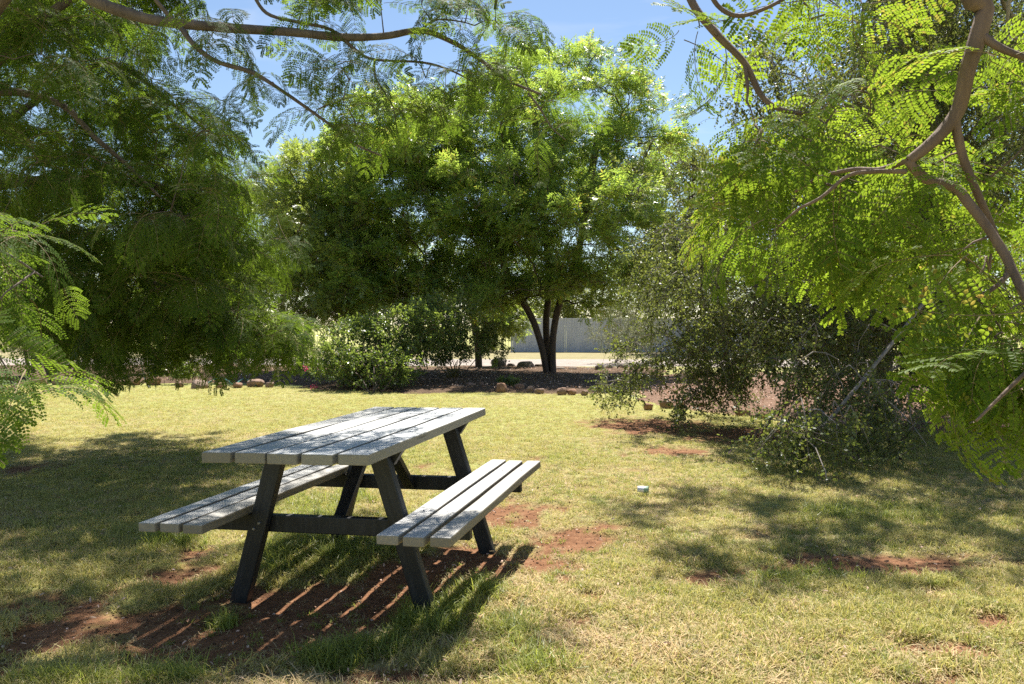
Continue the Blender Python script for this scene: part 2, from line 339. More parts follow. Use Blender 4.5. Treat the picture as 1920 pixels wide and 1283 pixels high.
def scatter(name, objs, pos, rot, scl, idx=None, parent=None):
    n = len(pos); me = bpy.data.meshes.new(name); me.vertices.add(n)
    pos = np.asarray(pos, np.float32).reshape(-1, 3)
    me.vertices.foreach_set('co', pos.reshape(-1))
    if idx is None: idx = rng.integers(0, len(objs), n)
    a = me.attributes.new('rot', 'FLOAT_VECTOR', 'POINT'); a.data.foreach_set('vector', np.asarray(rot, np.float32).reshape(-1))
    a = me.attributes.new('scl', 'FLOAT', 'POINT'); a.data.foreach_set('value', np.asarray(scl, np.float32).reshape(-1))
    a = me.attributes.new('kind_index', 'INT', 'POINT'); a.data.foreach_set('value', np.asarray(idx, np.int32).reshape(-1))
    for o in objs:
        for m in o.data.materials:
            if me.materials.find(m.name) < 0: me.materials.append(m)
    o = bpy.data.objects.new(name, me); C.objects.link(o)
    md = o.modifiers.new('scatter', 'NODES'); md.node_group = scatter_group(objs)
    if parent is not None: o.parent = parent; o.location = -Vector(parent.location)
    o['kind'] = 'stuff'; return o
def aim(dirs, roll=None):
    """euler angles that turn +X onto each direction, with a roll about it"""
    out = []
    for i, d in enumerate(dirs):
        q = Vector(d).to_track_quat('X', 'Z')
        if roll is not None: q = q @ Quaternion((1, 0, 0), roll[i])
        out.append(tuple(q.to_euler('XYZ')))
    return np.array(out, np.float32).reshape(-1, 3)

# ------------------------------------------------------------------ the picnic table
def wood(name, base, side, rough=0.7):
    m, nt, b = mat(name); co = nmap(nt, 'Object', (1, 0.06, 1)); oi = nt.nodes.new('ShaderNodeObjectInfo')
    off = nt.nodes.new('ShaderNodeVectorMath'); off.operation = 'ADD'; nt.links.new(co, off.inputs[0])
    cx = nt.nodes.new('ShaderNodeMath'); cx.operation = 'MULTIPLY'; cx.inputs[1].default_value = 37; nt.links.new(oi.outputs['Random'], cx.inputs[0])
    nt.links.new(cx.outputs[0], off.inputs[1]); v = off.outputs[0]
    grain = nnoise(nt, v, 90, 5, 0.6, 0.6); fine = nnoise(nt, v, 210, 2, 0.5); blot = nnoise(nt, nmap(nt, 'Object', (1, 0.5, 1)), 6, 5, 0.6)
    geo = nt.nodes.new('ShaderNodeNewGeometry'); tcn = nt.nodes.new('ShaderNodeTexCoord'); sp = nt.nodes.new('ShaderNodeSeparateXYZ'); nt.links.new(tcn.outputs['Normal'], sp.inputs[0])
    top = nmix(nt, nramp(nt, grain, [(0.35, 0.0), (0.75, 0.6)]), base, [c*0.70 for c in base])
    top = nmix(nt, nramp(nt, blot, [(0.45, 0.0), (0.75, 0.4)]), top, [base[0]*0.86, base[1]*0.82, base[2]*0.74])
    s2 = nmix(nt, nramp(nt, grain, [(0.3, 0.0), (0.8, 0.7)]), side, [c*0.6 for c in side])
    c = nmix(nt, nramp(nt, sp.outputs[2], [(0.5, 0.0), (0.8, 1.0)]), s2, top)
    cracks = nramp(nt, nnoise(nt, v, 130, 4, 0.7, 0.3), [(0.20, 0.35), (0.29, 1.0)])
    c = nmix(nt, 1.0, c, cracks, 'MULTIPLY'); c = nmix(nt, 1.0, c, nramp(nt, oi.outputs['Random'], [(0.0, (0.78, 0.76, 0.72)), (0.5, (0.95, 0.95, 0.95)), (1.0, (1.08, 1.09, 1.10))]), 'MULTIPLY')
    c = nmix(nt, nramp(nt, nnoise(nt, nmap(nt, 'Object', (1, .35, 1)), 14, 5, .7, .5), [(0.58, 0.0), (0.74, 0.25)]), c, (0.3, 0.28, 0.24))
    vo = nt.nodes.new('ShaderNodeTexVoronoi'); vo.inputs['Scale'].default_value = 9; nt.links.new(v, vo.inputs['Vector'])
    c = nmix(nt, nramp(nt, vo.outputs[0], [(0.02, 0.7), (0.05, 0.0)]), c, (0.08, 0.07, 0.06))
    nt.links.new(c, b.inputs['Base Color']); b.inputs['Roughness'].default_value = rough; b.inputs['Specular IOR Level'].default_value = 0.3
    mm = nt.nodes.new('ShaderNodeMath'); mm.operation = 'ADD'; nt.links.new(grain, mm.inputs[0]); nt.links.new(fine, mm.inputs[1])
    nbump(nt, mm.outputs[0], b, 0.22, 0.003); return m
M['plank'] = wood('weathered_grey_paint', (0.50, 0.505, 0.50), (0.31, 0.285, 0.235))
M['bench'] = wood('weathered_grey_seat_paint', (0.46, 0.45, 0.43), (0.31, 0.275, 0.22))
def black_mat():
    m, nt, b = mat('scuffed_black_paint'); co = nmap(nt, 'Object', (1, 1, 0.12)); n = nnoise(nt, co, 40, 6, 0.65, 0.3); n2 = nnoise(nt, nmap(nt, 'Object'), 9, 4)
    c = nramp(nt, n, [(0.45, (0.008, 0.0085, 0.0095)), (0.66, (0.024, 0.025, 0.027)), (0.86, (0.12, 0.12, 0.12))])
    c = nmix(nt, nramp(nt, n2, [(0.5, 0.0), (0.8, 0.5)]), c, (0.03, 0.03, 0.032))
    nt.links.new(c, b.inputs['Base Color']); b.inputs['Roughness'].default_value = 0.5; nbump(nt, n, b, 0.3, 0.004); return m
M['black'] = black_mat()
def steel_mat():
    m, nt, b = mat('galvanised_bolt'); b.inputs['Metallic'].default_value = 0.8; b.inputs['Roughness'].default_value = 0.5; n = nnoise(nt, nmap(nt), 200, 3)
    nt.links.new(nramp(nt, n, [(0.3, (0.2, 0.19, 0.18)), (0.7, (0.4, 0.39, 0.38))]), b.inputs['Base Color']); return m
M['steel'] = steel_mat()
def picnic_table():
    T = empty('picnic_table', (-0.71189, 4.21623, -0.012))
    T.rotation_euler = (Matrix.Rotation(-0.2283, 4, 'Z') @ Matrix.Rotation(0.00365, 4, 'X') @ Matrix.Rotation(-0.01739, 4, 'Y')).to_euler()
    tag(T, 'grey painted timber picnic table with attached benches and black legs', 'picnic table')
    def part(name, me, loc, m, rot=(0, 0, 0)):
        o = bpy.data.objects.new(name, me); C.objects.link(o); o.parent = T; o.location = loc; o.rotation_euler = rot
        if not me.materials: me.materials.append(m)
        return o
    Ht, Hs, th = 0.765, 0.443, 0.045
    tops = [(-0.369, -0.237, -.925, .93), (-0.219, -0.081, -.922, .925), (-0.067, 0.066, -.931, .922), (0.084, 0.220, -.924, .92), (0.239, 0.370, -.915, .908)]
    for i, (a, b_, y0, y1) in enumerate(tops):
        part('tabletop_plank', box_mesh('tabletop_plank', b_-a, y1-y0, th, 0.005, 2, 0.004, 12, i), ((a+b_)/2, (y0+y1)/2, Ht-th/2), M['plank'])
    right = [(0.392, 0.484, -.905, .94), (0.505, 0.592, -.91, .915), (0.616, 0.700, -.9, .935)]
    left = [(-0.724, -0.643, -.87, .645), (-0.622, -0.528, -.866, .64), (-0.506, -0.412, -.873, .642)]
    for i, (a, b_, y0, y1) in enumerate(right+left):
        part('seat_plank', box_mesh('seat_plank', b_-a, y1-y0, 0.04, 0.006, 2, 0.006, 12, i+9), ((a+b_)/2, (y0+y1)/2, Hs-0.02), M['bench'])
    legbolts = []
    for yf, yr in ((-0.51, 0), (0.53, 0)):
        s = 1 if yf > 0 else -1
        for sx in (-1, 1):
            top = Vector((0.245*sx, yf, Ht-th-0.002)); foot = Vector((0.475*sx, yf, -0.05))
            dv = top-foot; Lg = dv.length
            me = box_mesh('leg', 0.085, 0.05, Lg, 0.008, 3)
            for v in me.vertices:                       # ends cut level
                if v.co.z > 0: v.co.z -= v.co.x*(dv.x/dv.z)
                else: v.co.z -= v.co.x*(dv.x/dv.z)
            ang = math.atan2(dv.x, dv.z)
            part('leg', me, (top+foot)/2, M['black'], (0, ang, 0))
        # bearer under the top, ends cut back at a slant
        bm_ = box_mesh('top_bearer', 0.70, 0.04, 0.07, 0.004, 2)
        for v in bm_.vertices:
            if v.co.z < 0: v.co.x *= 0.88
        part('top_bearer', bm_, (0, yf + 0.047, Ht-th-0.037), M['black'])
        part('seat_bearer', box_mesh('seat_bearer', 1.34, 0.045, 0.08, 0.005, 2), (-0.012, yf+0.05, Hs-0.04-0.042), M['black'])
        for sx in (-1, 1):
            x_ = sx*(0.245+0.23*(Ht-th-(Hs-0.082))/(Ht-th+0.05))
            for dx_ in (-0.014, 0.014): legbolts.append((x_+dx_, yf-0.0255, Hs-0.082-dx_*sx))
    # slanting braces from the seat bearers up to the middle of the top
    for yf in (-0.46, 0.58):
        s = 1 if yf < 0 else -1
        a = Vector((0.0, yf + 0.03*s, Hs-0.1)); b_ = Vector((0.0, yf + 0.42*s, Ht-th-0.03)); dv = b_-a
        me = box_mesh('brace', 0.06, 0.035, dv.length, 0.004, 2)
        part('brace', me, (a+b_)/2, M['black'], (-math.atan2(dv.y, dv.z), 0, 0))
    mb = MB(); mb.tube([(0, 0, 0), (0, 0, 0.006), (0, 0, 0.009)], [0.0045, 0.0045, 0.003], 8); bolt = mb.mesh('bolt'); bolt.materials.append(M['steel'])
    for p_ in legbolts:
        o_ = part('bolt', bolt, p_, M['steel'], (math.pi/2, 0, 0)); o_.scale = (1.7, 1.7, 1)
    for yf in (-0.46, 0.58):
        for a, b_, _, _ in right+left: 
            if not (yf > 0.3 and a < 0 and False): part('bolt', bolt, ((a+b_)/2, yf, Hs-0.0065), M['steel'])
        for a, b_, _, _ in tops: part('bolt', bolt, ((a+b_)/2, yf, Ht-0.0065), M['steel'])
picnic_table()

# ------------------------------------------------------------------ leaves and sprigs
def leaf_poly(mb, base, axis, nrm, ln, wd, m=0, n=6, fold=0.0):
    """a small pointed blade with its own outline"""
    axis = Vector(axis).normalized(); side = Vector(nrm).cross(axis)
    side = side.normalized() if side.length > 1e-5 else axis.orthogonal().normalized(); up = axis.cross(side)
    base = Vector(base)
    if n == 4: vs_ = [base, base+axis*ln*0.45+side*wd/2, base+axis*ln, base+axis*ln*0.45-side*wd/2]; fs = [(0, 1, 2, 3)]
    else:
        vs_ = [base, base+axis*ln*0.28+side*wd*0.46+up*fold*wd, base+axis*ln*0.68+side*wd*0.44+up*fold*wd, base+axis*ln, base+axis*ln*0.68-side*wd*0.44+up*fold*wd, base+axis*ln*0.28-side*wd*0.46+up*fold*wd]
        fs = [(0, 1, 2, 3), (0, 3, 4, 5)]
    mb.add(vs_, fs, m)
def frond(name, rs, length=0.32, pairs=9, plen=0.10, nl=11, ll=0.016, lw=0.0072, droop=1.0, pdroop=0.5, hi=True):
    """a feathery twice-divided leaf along +X that droops towards -Z"""
    mb = MB(); pts = []; dirs = []; p = Vector((0, 0, 0)); ang = 0.15 + rs.uniform(-0.1, 0.15); yaw = 0; k = 14; cv = rs.uniform(-0.4, 0.4)
    for i in range(k+1):
        pts.append(p.copy()); d = Vector((math.cos(ang)*math.cos(yaw), math.cos(ang)*math.sin(yaw), math.sin(ang))); dirs.append(d)
        p = p + d*(length/k); ang -= droop*rs.uniform(0.7, 1.3)/k; yaw += cv/k
    mb.tube(pts, [0.0022*(1-0.7*i/k) for i in range(k+1)], 3, 1, False)
    for j in range(pairs):
        t = 0.16 + 0.84*(j+0.5)/pairs; fi = t*k; i0 = min(int(fi), k-1); base = pts[i0].lerp(pts[i0+1], fi-i0); dx = dirs[i0]
        side0 = Vector((0, 0, 1)).cross(dx).normalized(); up = dx.cross(side0)
        prof = math.sin(math.pi*min(1, 0.22+0.72*t))**0.6
        for sgn in (-1, 1):
            if rs.random() < 0.04: continue
            L_ = plen*prof*rs.uniform(0.85, 1.1); sp = rs.uniform(0.35, 0.6) if t < 0.9 else 0.9
            d = (side0*sgn*(1-0.25*sp) + dx*sp*0.9 + up*rs.uniform(0.0, 0.25)).normalized()
            q = base.copy(); m_ = nl; pd = pdroop*rs.uniform(0.6, 1.4); path = [q.copy()]; ds = []
            for s in range(m_):
                ds.append(d.copy()); q = q + d*(L_/m_); path.append(q.copy())
                d = (d + Vector((0, 0, -1))*pd/m_ + dx*0.25/m_).normalized()
            mb.tube([path[0], path[m_//2], path[-1]], [0.0009, 0.0007, 0.0004], 3, 1, False)
            for s in range(m_):
                dd = ds[s]; sd_ = up.cross(dd)
                sd_ = sd_.normalized() if sd_.length > 1e-4 else dd.orthogonal().normalized()
                c = path[s].lerp(path[s+1], 0.6); sz = 0.72+0.28*math.sin(math.pi*(s+0.5)/m_)
                nrm = dd.cross(sd_)
                for s2 in (-1, 1):
                    if rs.random() < 0.035: continue
                    ax = (sd_*s2 + dd*rs.uniform(.25, .6) + nrm*rs.uniform(-0.25, 0.15)).normalized()
                    leaf_poly(mb, c, ax, nrm*s2*-1 if False else nrm, ll*sz*rs.uniform(0.72, 1.12), lw*sz*rs.uniform(.8, 1.1), 0, 6 if hi else 4, 0.12)
    return mb.mesh(name)
def pinnate_sprig(name, rs, leaves=8, tw=0.36, ln=0.25, pairs=5, ll=0.098, lw=0.03):
    """a twig along +X carrying feather leaves"""
    mb = MB(); tip = Vector((tw, 0, rs.uniform(-0.05, 0.06))); mb.tube([(0, 0, 0), tip*0.5+Vector((0, 0, 0.02)), tip], [0.005, 0.004, 0.002], 3, 1, False)
    for j in range(leaves):
        t = 0.15+0.85*j/(leaves-1); b0 = tip*t; a = j*2.4+rs.uniform(-.4, .4)
        d = Vector((rs.uniform(0.3, 0.9), math.cos(a), math.sin(a)*0.8+0.15)).normalized(); pts = [b0.copy()]; q = b0.copy(); k = pairs; dl = []
        L_ = ln*rs.uniform(0.75, 1.15)
        for i in range(k): dl.append(d.copy()); q = q+d*L_/k; pts.append(q.copy()); d = (d+Vector((0, 0, -0.9))*rs.uniform(0.6, 1.4)/k).normalized()
        mb.tube([pts[0], pts[k//2], pts[-1]], [0.0016, 0.0012, 0.0008], 3, 1, False)
        for i in range(k):
            sd_ = Vector((0, 0, 1)).cross(dl[i]); sd_ = sd_.normalized() if sd_.length > 1e-3 else Vector((0, 1, 0)); nr = dl[i].cross(sd_)
            for s2 in (-1, 1):
                ax = (sd_*s2*0.9+dl[i]*0.55+Vector((0, 0, -rs.uniform(0.1, 0.6)))).normalized()
                leaf_poly(mb, pts[i+1], ax, nr+Vector((rs.uniform(-.4, .4), rs.uniform(-.4, .4), 0)), ll*rs.uniform(0.75, 1.15), lw, 0, 4)
        leaf_poly(mb, pts[-1], dl[-1], Vector((0, 0, 1)), ll, lw, 0, 4)
    return mb.mesh(name)
def leafy_sprig(name, rs, n=26, tw=0.42, ll=0.034, lw=0.024, hang=0.0, pods=0, n_side=3):
    """a twig along +X with single rounded leaves on it and its side shoots"""
    mb = MB()
    def shoot(p0, d, L_, n_):
        k = 6; q = Vector(p0); pts = [q.copy()]; dl = []
        for i in range(k): dl.append(d.copy()); q = q+d*L_/k; pts.append(q.copy()); d = (d+Vector((rs.uniform(-.25, .25), rs.uniform(-.25, .25), rs.uniform(-.25, .2)-hang*0.3))).normalized()
        mb.tube(pts, [0.0028*(1-0.6*i/k) for i in range(k+1)], 3, 1, False)
        for j in range(n_):
            f = (0.1+0.9*(j+rs.random())/n_)*k; i0 = min(int(f), k-1); b0 = pts[i0].lerp(pts[min(i0+1, k)], f-i0)
            v = Vector((rs.gauss(0, 1), rs.gauss(0, 1), rs.gauss(0, 1)-0.4*hang)).normalized()
            ax = (v + dl[i0]*0.5).normalized()
            leaf_poly(mb, b0+ax*0.006, ax, Vector((rs.gauss(0, .7), rs.gauss(0, .7), 1)), ll*rs.uniform(0.7, 1.25), lw*rs.uniform(0.8, 1.15), 0, 6, rs.uniform(0, 0.2))
        return pts, dl
    pts, dl = shoot((0, 0, 0), Vector((1, 0, 0)), tw, n//2)
    for j in range(n_side):
        i = 1+int(rs.random()*4); a = rs.uniform(0, 6.28)
        shoot(pts[i], (dl[i]*0.6+Vector((0, math.cos(a), math.sin(a)))*0.8).normalized(), tw*rs.uniform(0.3, 0.55), n//(2*n_side))
    for j in range(pods):
        i = 1+int(rs.random()*5); leaf_poly(mb, pts[i], Vector((rs.gauss(0, .3)+1, rs.gauss(0, .3), rs.gauss(0, .3))), Vector((rs.gauss(0, 1), rs.gauss(0, 1), rs.gauss(0, 1))), rs.uniform(0.06, 0.11), 0.026, 2, 6, 0.1)
    return mb.mesh(name)
rs = random.Random(11)
FB = [proto(frond('frond_bright_%d' % i, rs, length=rs.uniform(0.27, 0.36), pairs=rs.choice((5, 6, 6, 7)), plen=0.15, nl=11, ll=0.0205, lw=0.0115, droop=(0.5, 0.9, 1.3, 0.7, 1.7, 1.1)[i], pdroop=(0.2, 0.6, 1.1, 0.35, 1.6, 0.8)[i]), [M['frond_b'], M['twig']]) for i in range(6)]
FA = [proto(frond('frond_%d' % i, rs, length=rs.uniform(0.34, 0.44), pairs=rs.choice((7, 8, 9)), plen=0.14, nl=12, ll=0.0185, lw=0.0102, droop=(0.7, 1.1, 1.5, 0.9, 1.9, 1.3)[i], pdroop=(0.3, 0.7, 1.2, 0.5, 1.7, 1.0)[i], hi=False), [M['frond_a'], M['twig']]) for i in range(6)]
SN = [proto(pinnate_sprig('feather_twig_%d' % i, rs), [M['neem'], M['twig']]) for i in range(5)]
SN2 = [proto(pinnate_sprig('feather_twig_dark_%d' % i, rs, 7, 0.36, 0.22, 5, 0.09, 0.028), [M['neem2'], M['twig']]) for i in range(4)]
SW = [proto(leafy_sprig('hanging_twig_%d' % i, rs, 44, 0.5, 0.036, 0.028, 0.5, (0, 1, 0, 3, 0)[i], 4), [M['weep'], M['bark_grey'], M['pod']]) for i in range(5)]
SS = [proto(leafy_sprig('shrub_twig_%d' % i, rs, 34, 0.4, 0.055, 0.036, 0.0, 0, 3), [M['shrub'], M['twig']]) for i in range(4)]
SG = [proto(leafy_sprig('gum_twig_%d' % i, rs, 34, 0.6, 0.12, 0.02, 0.6, 0, 3), [M['gum'], M['twig']]) for i in range(3)]
SF = [proto(leafy_sprig('far_twig_%d' % i, rs, 34, 0.7, 0.11, 0.05, 0.2, 0, 3), [M['farleaf'], M['twig']]) for i in range(3)]

# ------------------------------------------------------------------ trees
def blob_points(blobs, n, gap=0.42, seed=0, shell=0.55, freq=0.9):
    """points through the volume of a crown given as ellipsoids (centre, radii), clumped, more of them near the outside"""
    r_ = np.random.default_rng(seed); vol = np.array([b[1][0]*b[1][1]*b[1][2] for b in blobs])**0.8; pr = vol/vol.sum(); P_, N_ = [], []
    while len(P_) < n:
        b = blobs[r_.choice(len(blobs), p=pr)]; d = r_.normal(size=3); d /= np.linalg.norm(d); rad = r_.random()**(1-shell if shell < 1 else 0.05)
        rad = rad**0.6; p = np.array(b[0])+d*np.array(b[1])*rad
        if p[2] < 0.15: continue
        nv = mnoise.noise(Vector(p*freq)+Vector((seed, 0, 0)))*0.5+0.5 + 0.35*mnoise.noise(Vector(p*freq*2.7))
        if nv < gap: continue
        P_.append(p); N_.append(d*np.array([1, 1, 1]))
    return np.array(P_), np.array(N_)
def clump_points(blobs, n, seed=0, r=0.55, sep=0.62, per=20, flat=0.6):
    """leaf clumps spread through the crown with open space between them"""
    r_ = np.random.default_rng(seed); cand, nn = blob_points(blobs, max(400, n//4), 0.0, seed, 0.65, 0.5); keep = []; kn = []
    for c, d in zip(cand, nn):
        if all(np.sum((c-k)**2) > sep*sep for k in keep): keep.append(c); kn.append(d)
    P_, N_ = [], []; per = max(6, n//len(keep))
    for c, d in zip(keep, kn):
        rr = r*r_.uniform(0.65, 1.3); m = int(per*r_.uniform(.6, 1.4))
        v = r_.normal(size=(m, 3)); v /= np.linalg.norm(v, axis=1)[:, None]; v[:, 2] = np.where(r_.random(m) < .7, np.abs(v[:, 2]), v[:, 2])
        P_.append(c + v*np.array([rr, rr, rr*flat])*(r_.random(m)**0.4)[:, None]); N_.append(v+d*0.5)
    return np.concatenate(P_), np.concatenate(N_), np.array(keep)
def grow(stems, targets, wander=0.12, seed=0, bias=0.35, lift=0.12):
    """branches from the stems (polylines) out to every target: chains of points with pipe-model thickness"""
    r_ = random.Random(seed); pos = []; par = []; plen = []
    for s in stems:
        s = smoothpath(s, 4); last = -1
        for i, p in enumerate(s):
            pos.append(Vector(p)); par.append(last); plen.append(0 if last < 0 else plen[last]+(pos[-1]-pos[last]).length); last = len(pos)-1
    nstem = len(pos); base = pos[0]; tg = sorted([Vector(t) for t in targets], key=lambda t: (t-base).length)
    for t in tg:
        A = np.array([tuple(p) for p in pos]); dd = np.linalg.norm(A-np.array(tuple(t)), axis=1) + bias*np.array(plen)*0.5
        dd = dd + np.where(A[:, 2] > t.z+0.3, 0.4, 0)
        i = int(np.argmin(dd)); a = pos[i]; L_ = (t-a).length
        if L_ < 0.06: continue
        k = max(2, min(5, int(L_/0.25)+1)); last = i
        for j in range(1, k+1):
            f = j/k; q = a.lerp(t, f)+Vector((r_.gauss(0, 1), r_.gauss(0, 1), r_.gauss(0, .7)))*wander*L_*0.35*math.sin(math.pi*f) + Vector((0, 0, lift*L_*math.sin(math.pi*f)))
            pos.append(q); par.append(last); plen.append(plen[last]+(q-pos[last]).length); last = len(pos)-1
    return pos, par, nstem
def branch_mesh(name, pos, par, rtip=0.006, power=0.42, rmax=None, sides=7, stem_r=None, nstem=0):
    n = len(pos); ch = [[] for _ in range(n)]
    for i, p in enumerate(par):
        if p >= 0: ch[p].append(i)
    w = [0]*n
    for i in range(n-1, -1, -1): w[i] = max(1, sum(w[c] for c in ch[i])) if ch[i] else 1
    r_ = [rtip*w[i]**power for i in range(n)]
    if rmax: r_ = [min(x, rmax) for x in r_]
    if stem_r:
        for i in range(nstem): r_[i] = max(r_[i], stem_r(i))
    mb = MB(); done = set(); roots = [i for i in range(n) if par[i] < 0]; stack = [(i, None) for i in roots]
    while stack:
        i, st = stack.pop(); chain = [] if st is None else [st]; cur = i
        while True:
            chain.append(cur); c = ch[cur]
            if not c: break
            nx = max(c, key=lambda z: w[z])
            for z in c:
                if z != nx: stack.append((z, cur))
            cur = nx
        rad = [r_[j] for j in chain]
        if st is not None: rad[0] = min(rad[0], rad[1]*1.25)
        sd_ = sides if max(rad) > 0.02 else (5 if max(rad) > 0.008 else 4)
        mb.tube([pos[j] for j in chain], rad, sd_)
    return mb.mesh(name, True)
def dirs_out(N_, up=0.3, jit=0.5, seed=0, down=0.0):
    r_ = np.random.default_rng(seed); d = N_ + r_.normal(size=N_.shape)*jit; d[:, 2] += up-down; return d/np.linalg.norm(d, axis=1)[:, None]
def tree(name, label, base, stems, blobs, n, protos_, bark, seed, cat='tree', tgt=16, gap=0.42, scale=(0.8, 1.25), up=0.3, jit=0.5, rtip=0.006, power=0.42, rmax=None, freq=0.9, shell=0.55, group=None, lift=0.12, foliage='crown', wood_name='trunk', stem_r=None, clump=None):
    T = empty(name, base); tag(T, label, cat, group)
    if clump:
        P_, N_, ctr = clump_points(blobs, n, seed, *clump); n = len(P_); aims = np.concatenate([ctr, P_[np.random.default_rng(seed).permutation(n)[:n//12]]])
    else:
        P_, N_ = blob_points(blobs, n, gap, seed, shell, freq)
        aims = P_[np.random.default_rng(seed).permutation(n)[:max(6, n//tgt)]]
    pos, par, ns = grow(stems, aims, 0.14, seed, 0.35, lift)
    link(wood_name, branch_mesh(wood_name, pos, par, rtip, power, rmax, 8, stem_r, ns), T, [bark])
    d = dirs_out(N_, up, jit, seed+1); r_ = np.random.default_rng(seed+2)
    scatter(foliage, protos_, P_ - d*0.15, aim(d, r_.uniform(-0.6, 0.6, n)), r_.uniform(scale[0], scale[1], n), None, T)
    return T
def B(px, py, d, rx, ry, rz):
    c = P(px, py, d); return (tuple(c), (rx/FPX*d, ry, rz/FPX*d))

# centre tree: three stems from one base
b0 = G(1030, 704)
tree('feather_leaved_tree', 'tall bright green tree with three brown stems behind the picnic table', tuple(b0),
     [[b0+Vector((-.04, 0, -.1)), P(1018, 660, b0.y), P(1007, 622, b0.y), P(998, 598, b0.y), P(975, 555, b0.y-.2), P(945, 500, b0.y-.4), P(930, 430, b0.y-.6)],
      [b0+Vector((.1, 0, -.1)), P(1036, 660, b0.y), P(1038, 622, b0.y), P(1046, 580, b0.y), P(1062, 530, b0.y), P(1085, 470, b0.y+.2), P(1100, 380, b0.y), P(1120, 260, b0.y)],
      [b0+Vector((.02, .12, -.1)), P(1026, 655, b0.y+.15), P(1024, 600, b0.y+.3), P(1030, 520, b0.y+.5), P(1020, 420, b0.y+.5), P(1010, 300, b0.y+.3), P(1000, 180, b0.y)]],
     [B(1000, 260, 20.5, 130, 1.9, 150), B(1100, 260, 20.8, 110, 1.8, 150), B(1190, 300, 20.8, 75, 1.3, 160), B(1050, 420, 20, 190, 2.5, 120), B(930, 360, 20, 130, 2.0, 150), B(1180, 450, 20.5, 70, 1.3, 110), B(1000, 520, 20, 170, 2.1, 50), B(950, 560, 19.6, 90, 1.2, 36), B(1125, 545, 20, 80, 1.2, 36),
      B(1005, 125, 20.5, 34, .6, 60), B(1108, 130, 20.8, 34, .6, 60), B(1180, 150, 20.8, 28, .5, 60), B(1232, 185, 20.8, 22, .4, 65), B(1250, 290, 20.8, 25, .5, 90), B(850, 300, 20, 110, 1.6, 110), B(1150, 380, 19.4, 90, 1.2, 60), B(960, 440, 19.2, 90, 1.0, 60)],
     2400, SN, M['bark_dark'], 5, clump=(0.5, 0.66), up=0.5, jit=0.5, rtip=0.010, power=0.40, rmax=0.13, freq=0.75, stem_r=lambda i: 0.085)
b1 = G(898, 694)
tree('feather_leaved_tree', 'dark trunked green tree directly left of the three stemmed tree', tuple(b1),
     [[b1+Vector((0, 0, -.1)), P(896, 650, b1.y), P(890, 610, b1.y), P(880, 560, b1.y), P(850, 480, b1.y), P(800, 380, b1.y)], [P(896, 650, b1.y), P(920, 600, b1.y), P(940, 570, b1.y), P(950, 520, b1.y)]],
     [B(760, 290, 21.5, 110, 1.8, 100), B(690, 370, 21.5, 110, 1.8, 110), B(780, 420, 21, 140, 2.1, 110), B(860, 480, 21, 120, 1.9, 100), B(720, 500, 21, 120, 1.9, 90), B(820, 230, 21.8, 70, 1.2, 70), B(860, 560, 21, 110, 1.4, 40), B(770, 575, 20.4, 120, 1.3, 40), B(670, 560, 20.4, 70, 1.2, 50)],
     1650, SN, M['bark_dark'], 15, clump=(0.52, 0.66), up=0.45, rtip=0.010, power=0.42, rmax=0.16, freq=0.75, stem_r=lambda i: 0.1)
b2 = G(560, 700)
tree('leaning_tree', 'dark leafy tree with leaning trunk left of the green shrub', tuple(b2),
     [[b2+Vector((0, 0, -.1)), P(565, 660, b2.y), P(580, 610, b2.y), P(605, 560, b2.y), P(620, 490, b2.y), P(620, 400, b2.y)]],
     [B(600, 360, 21.5, 80, 1.6, 90), B(570, 440, 21.5, 70, 1.6, 100), B(640, 450, 21, 90, 1.8, 100), B(600, 540, 21.2, 90, 1.5, 60), B(680, 560, 20.5, 70, 1.3, 50)],
     1200, SN2, M['bark_dark'], 25, clump=(0.5, 0.62), up=0.3, jit=0.6, rtip=0.010, rmax=0.13, freq=0.8, stem_r=lambda i: 0.09)
b3 = G(944, 692)
tree('sapling', 'thin dark sapling between the two centre trunks', tuple(b3), [[b3+Vector((0, 0, -.05)), P(944, 650, b3.y), P(946, 632, b3.y), P(958, 620, b3.y), P(966, 605, b3.y)], [P(946, 632, b3.y), P(936, 610, b3.y), P(930, 590, b3.y)]],
     [B(940, 590, b3.y, 40, .6, 30), B(970, 600, b3.y, 22, .4, 22), B(925, 628, b3.y, 14, .3, 22)], 150, SN2, M['bark_dark'], 35, tgt=8, up=-0.2, rtip=0.008, rmax=0.04, gap=0.3)
# grey green and far trees
def far_tree(px, py, d, blobs, n, pr, bark, seed, label, name='far_tree', gap=0.4):
    g = P(px, py, d); g.z = 0
    top = max(b[0][2]+b[1][2]*0.3 for b in blobs); mid = np.mean([b[0] for b in blobs], axis=0)
    tree(name, label, tuple(g), [[g+Vector((0, 0, -.2)), Vector((g.x*.8+mid[0]*.2, g.y, top*0.3)), Vector((mid[0], mid[1], top*0.65)), Vector((mid[0]+.3, mid[1], top))]], blobs, n, pr, bark, seed, gap=gap, up=0.0, jit=0.8, rtip=0.012, rmax=0.2, scale=(1.0, 1.7), freq=0.5, group='trees beyond the garden', stem_r=lambda i: 0.09)
far_tree(530, 650, 36, [B(520, 380, 36, 55, 2.4, 70), B(540, 450, 36, 60, 2.4, 80), B(500, 500, 35, 60, 2.2, 70), B(560, 370, 36, 30, 1.4, 50)], 700, SG, M['bark_pale'], 45, 'hazy grey green tree showing in the gap left of centre', 'gum_tree', 0.45)
far_tree(1290, 650, 36, [B(1270, 330, 36, 45, 2.2, 60), B(1300, 420, 36, 70, 2.6, 90), B(1260, 500, 35, 60, 2.2, 80), B(1330, 360, 37, 50, 2, 70)], 750, SF, M['bark_dark'], 46, 'yellow green tree far behind the fence, right of the centre tree')
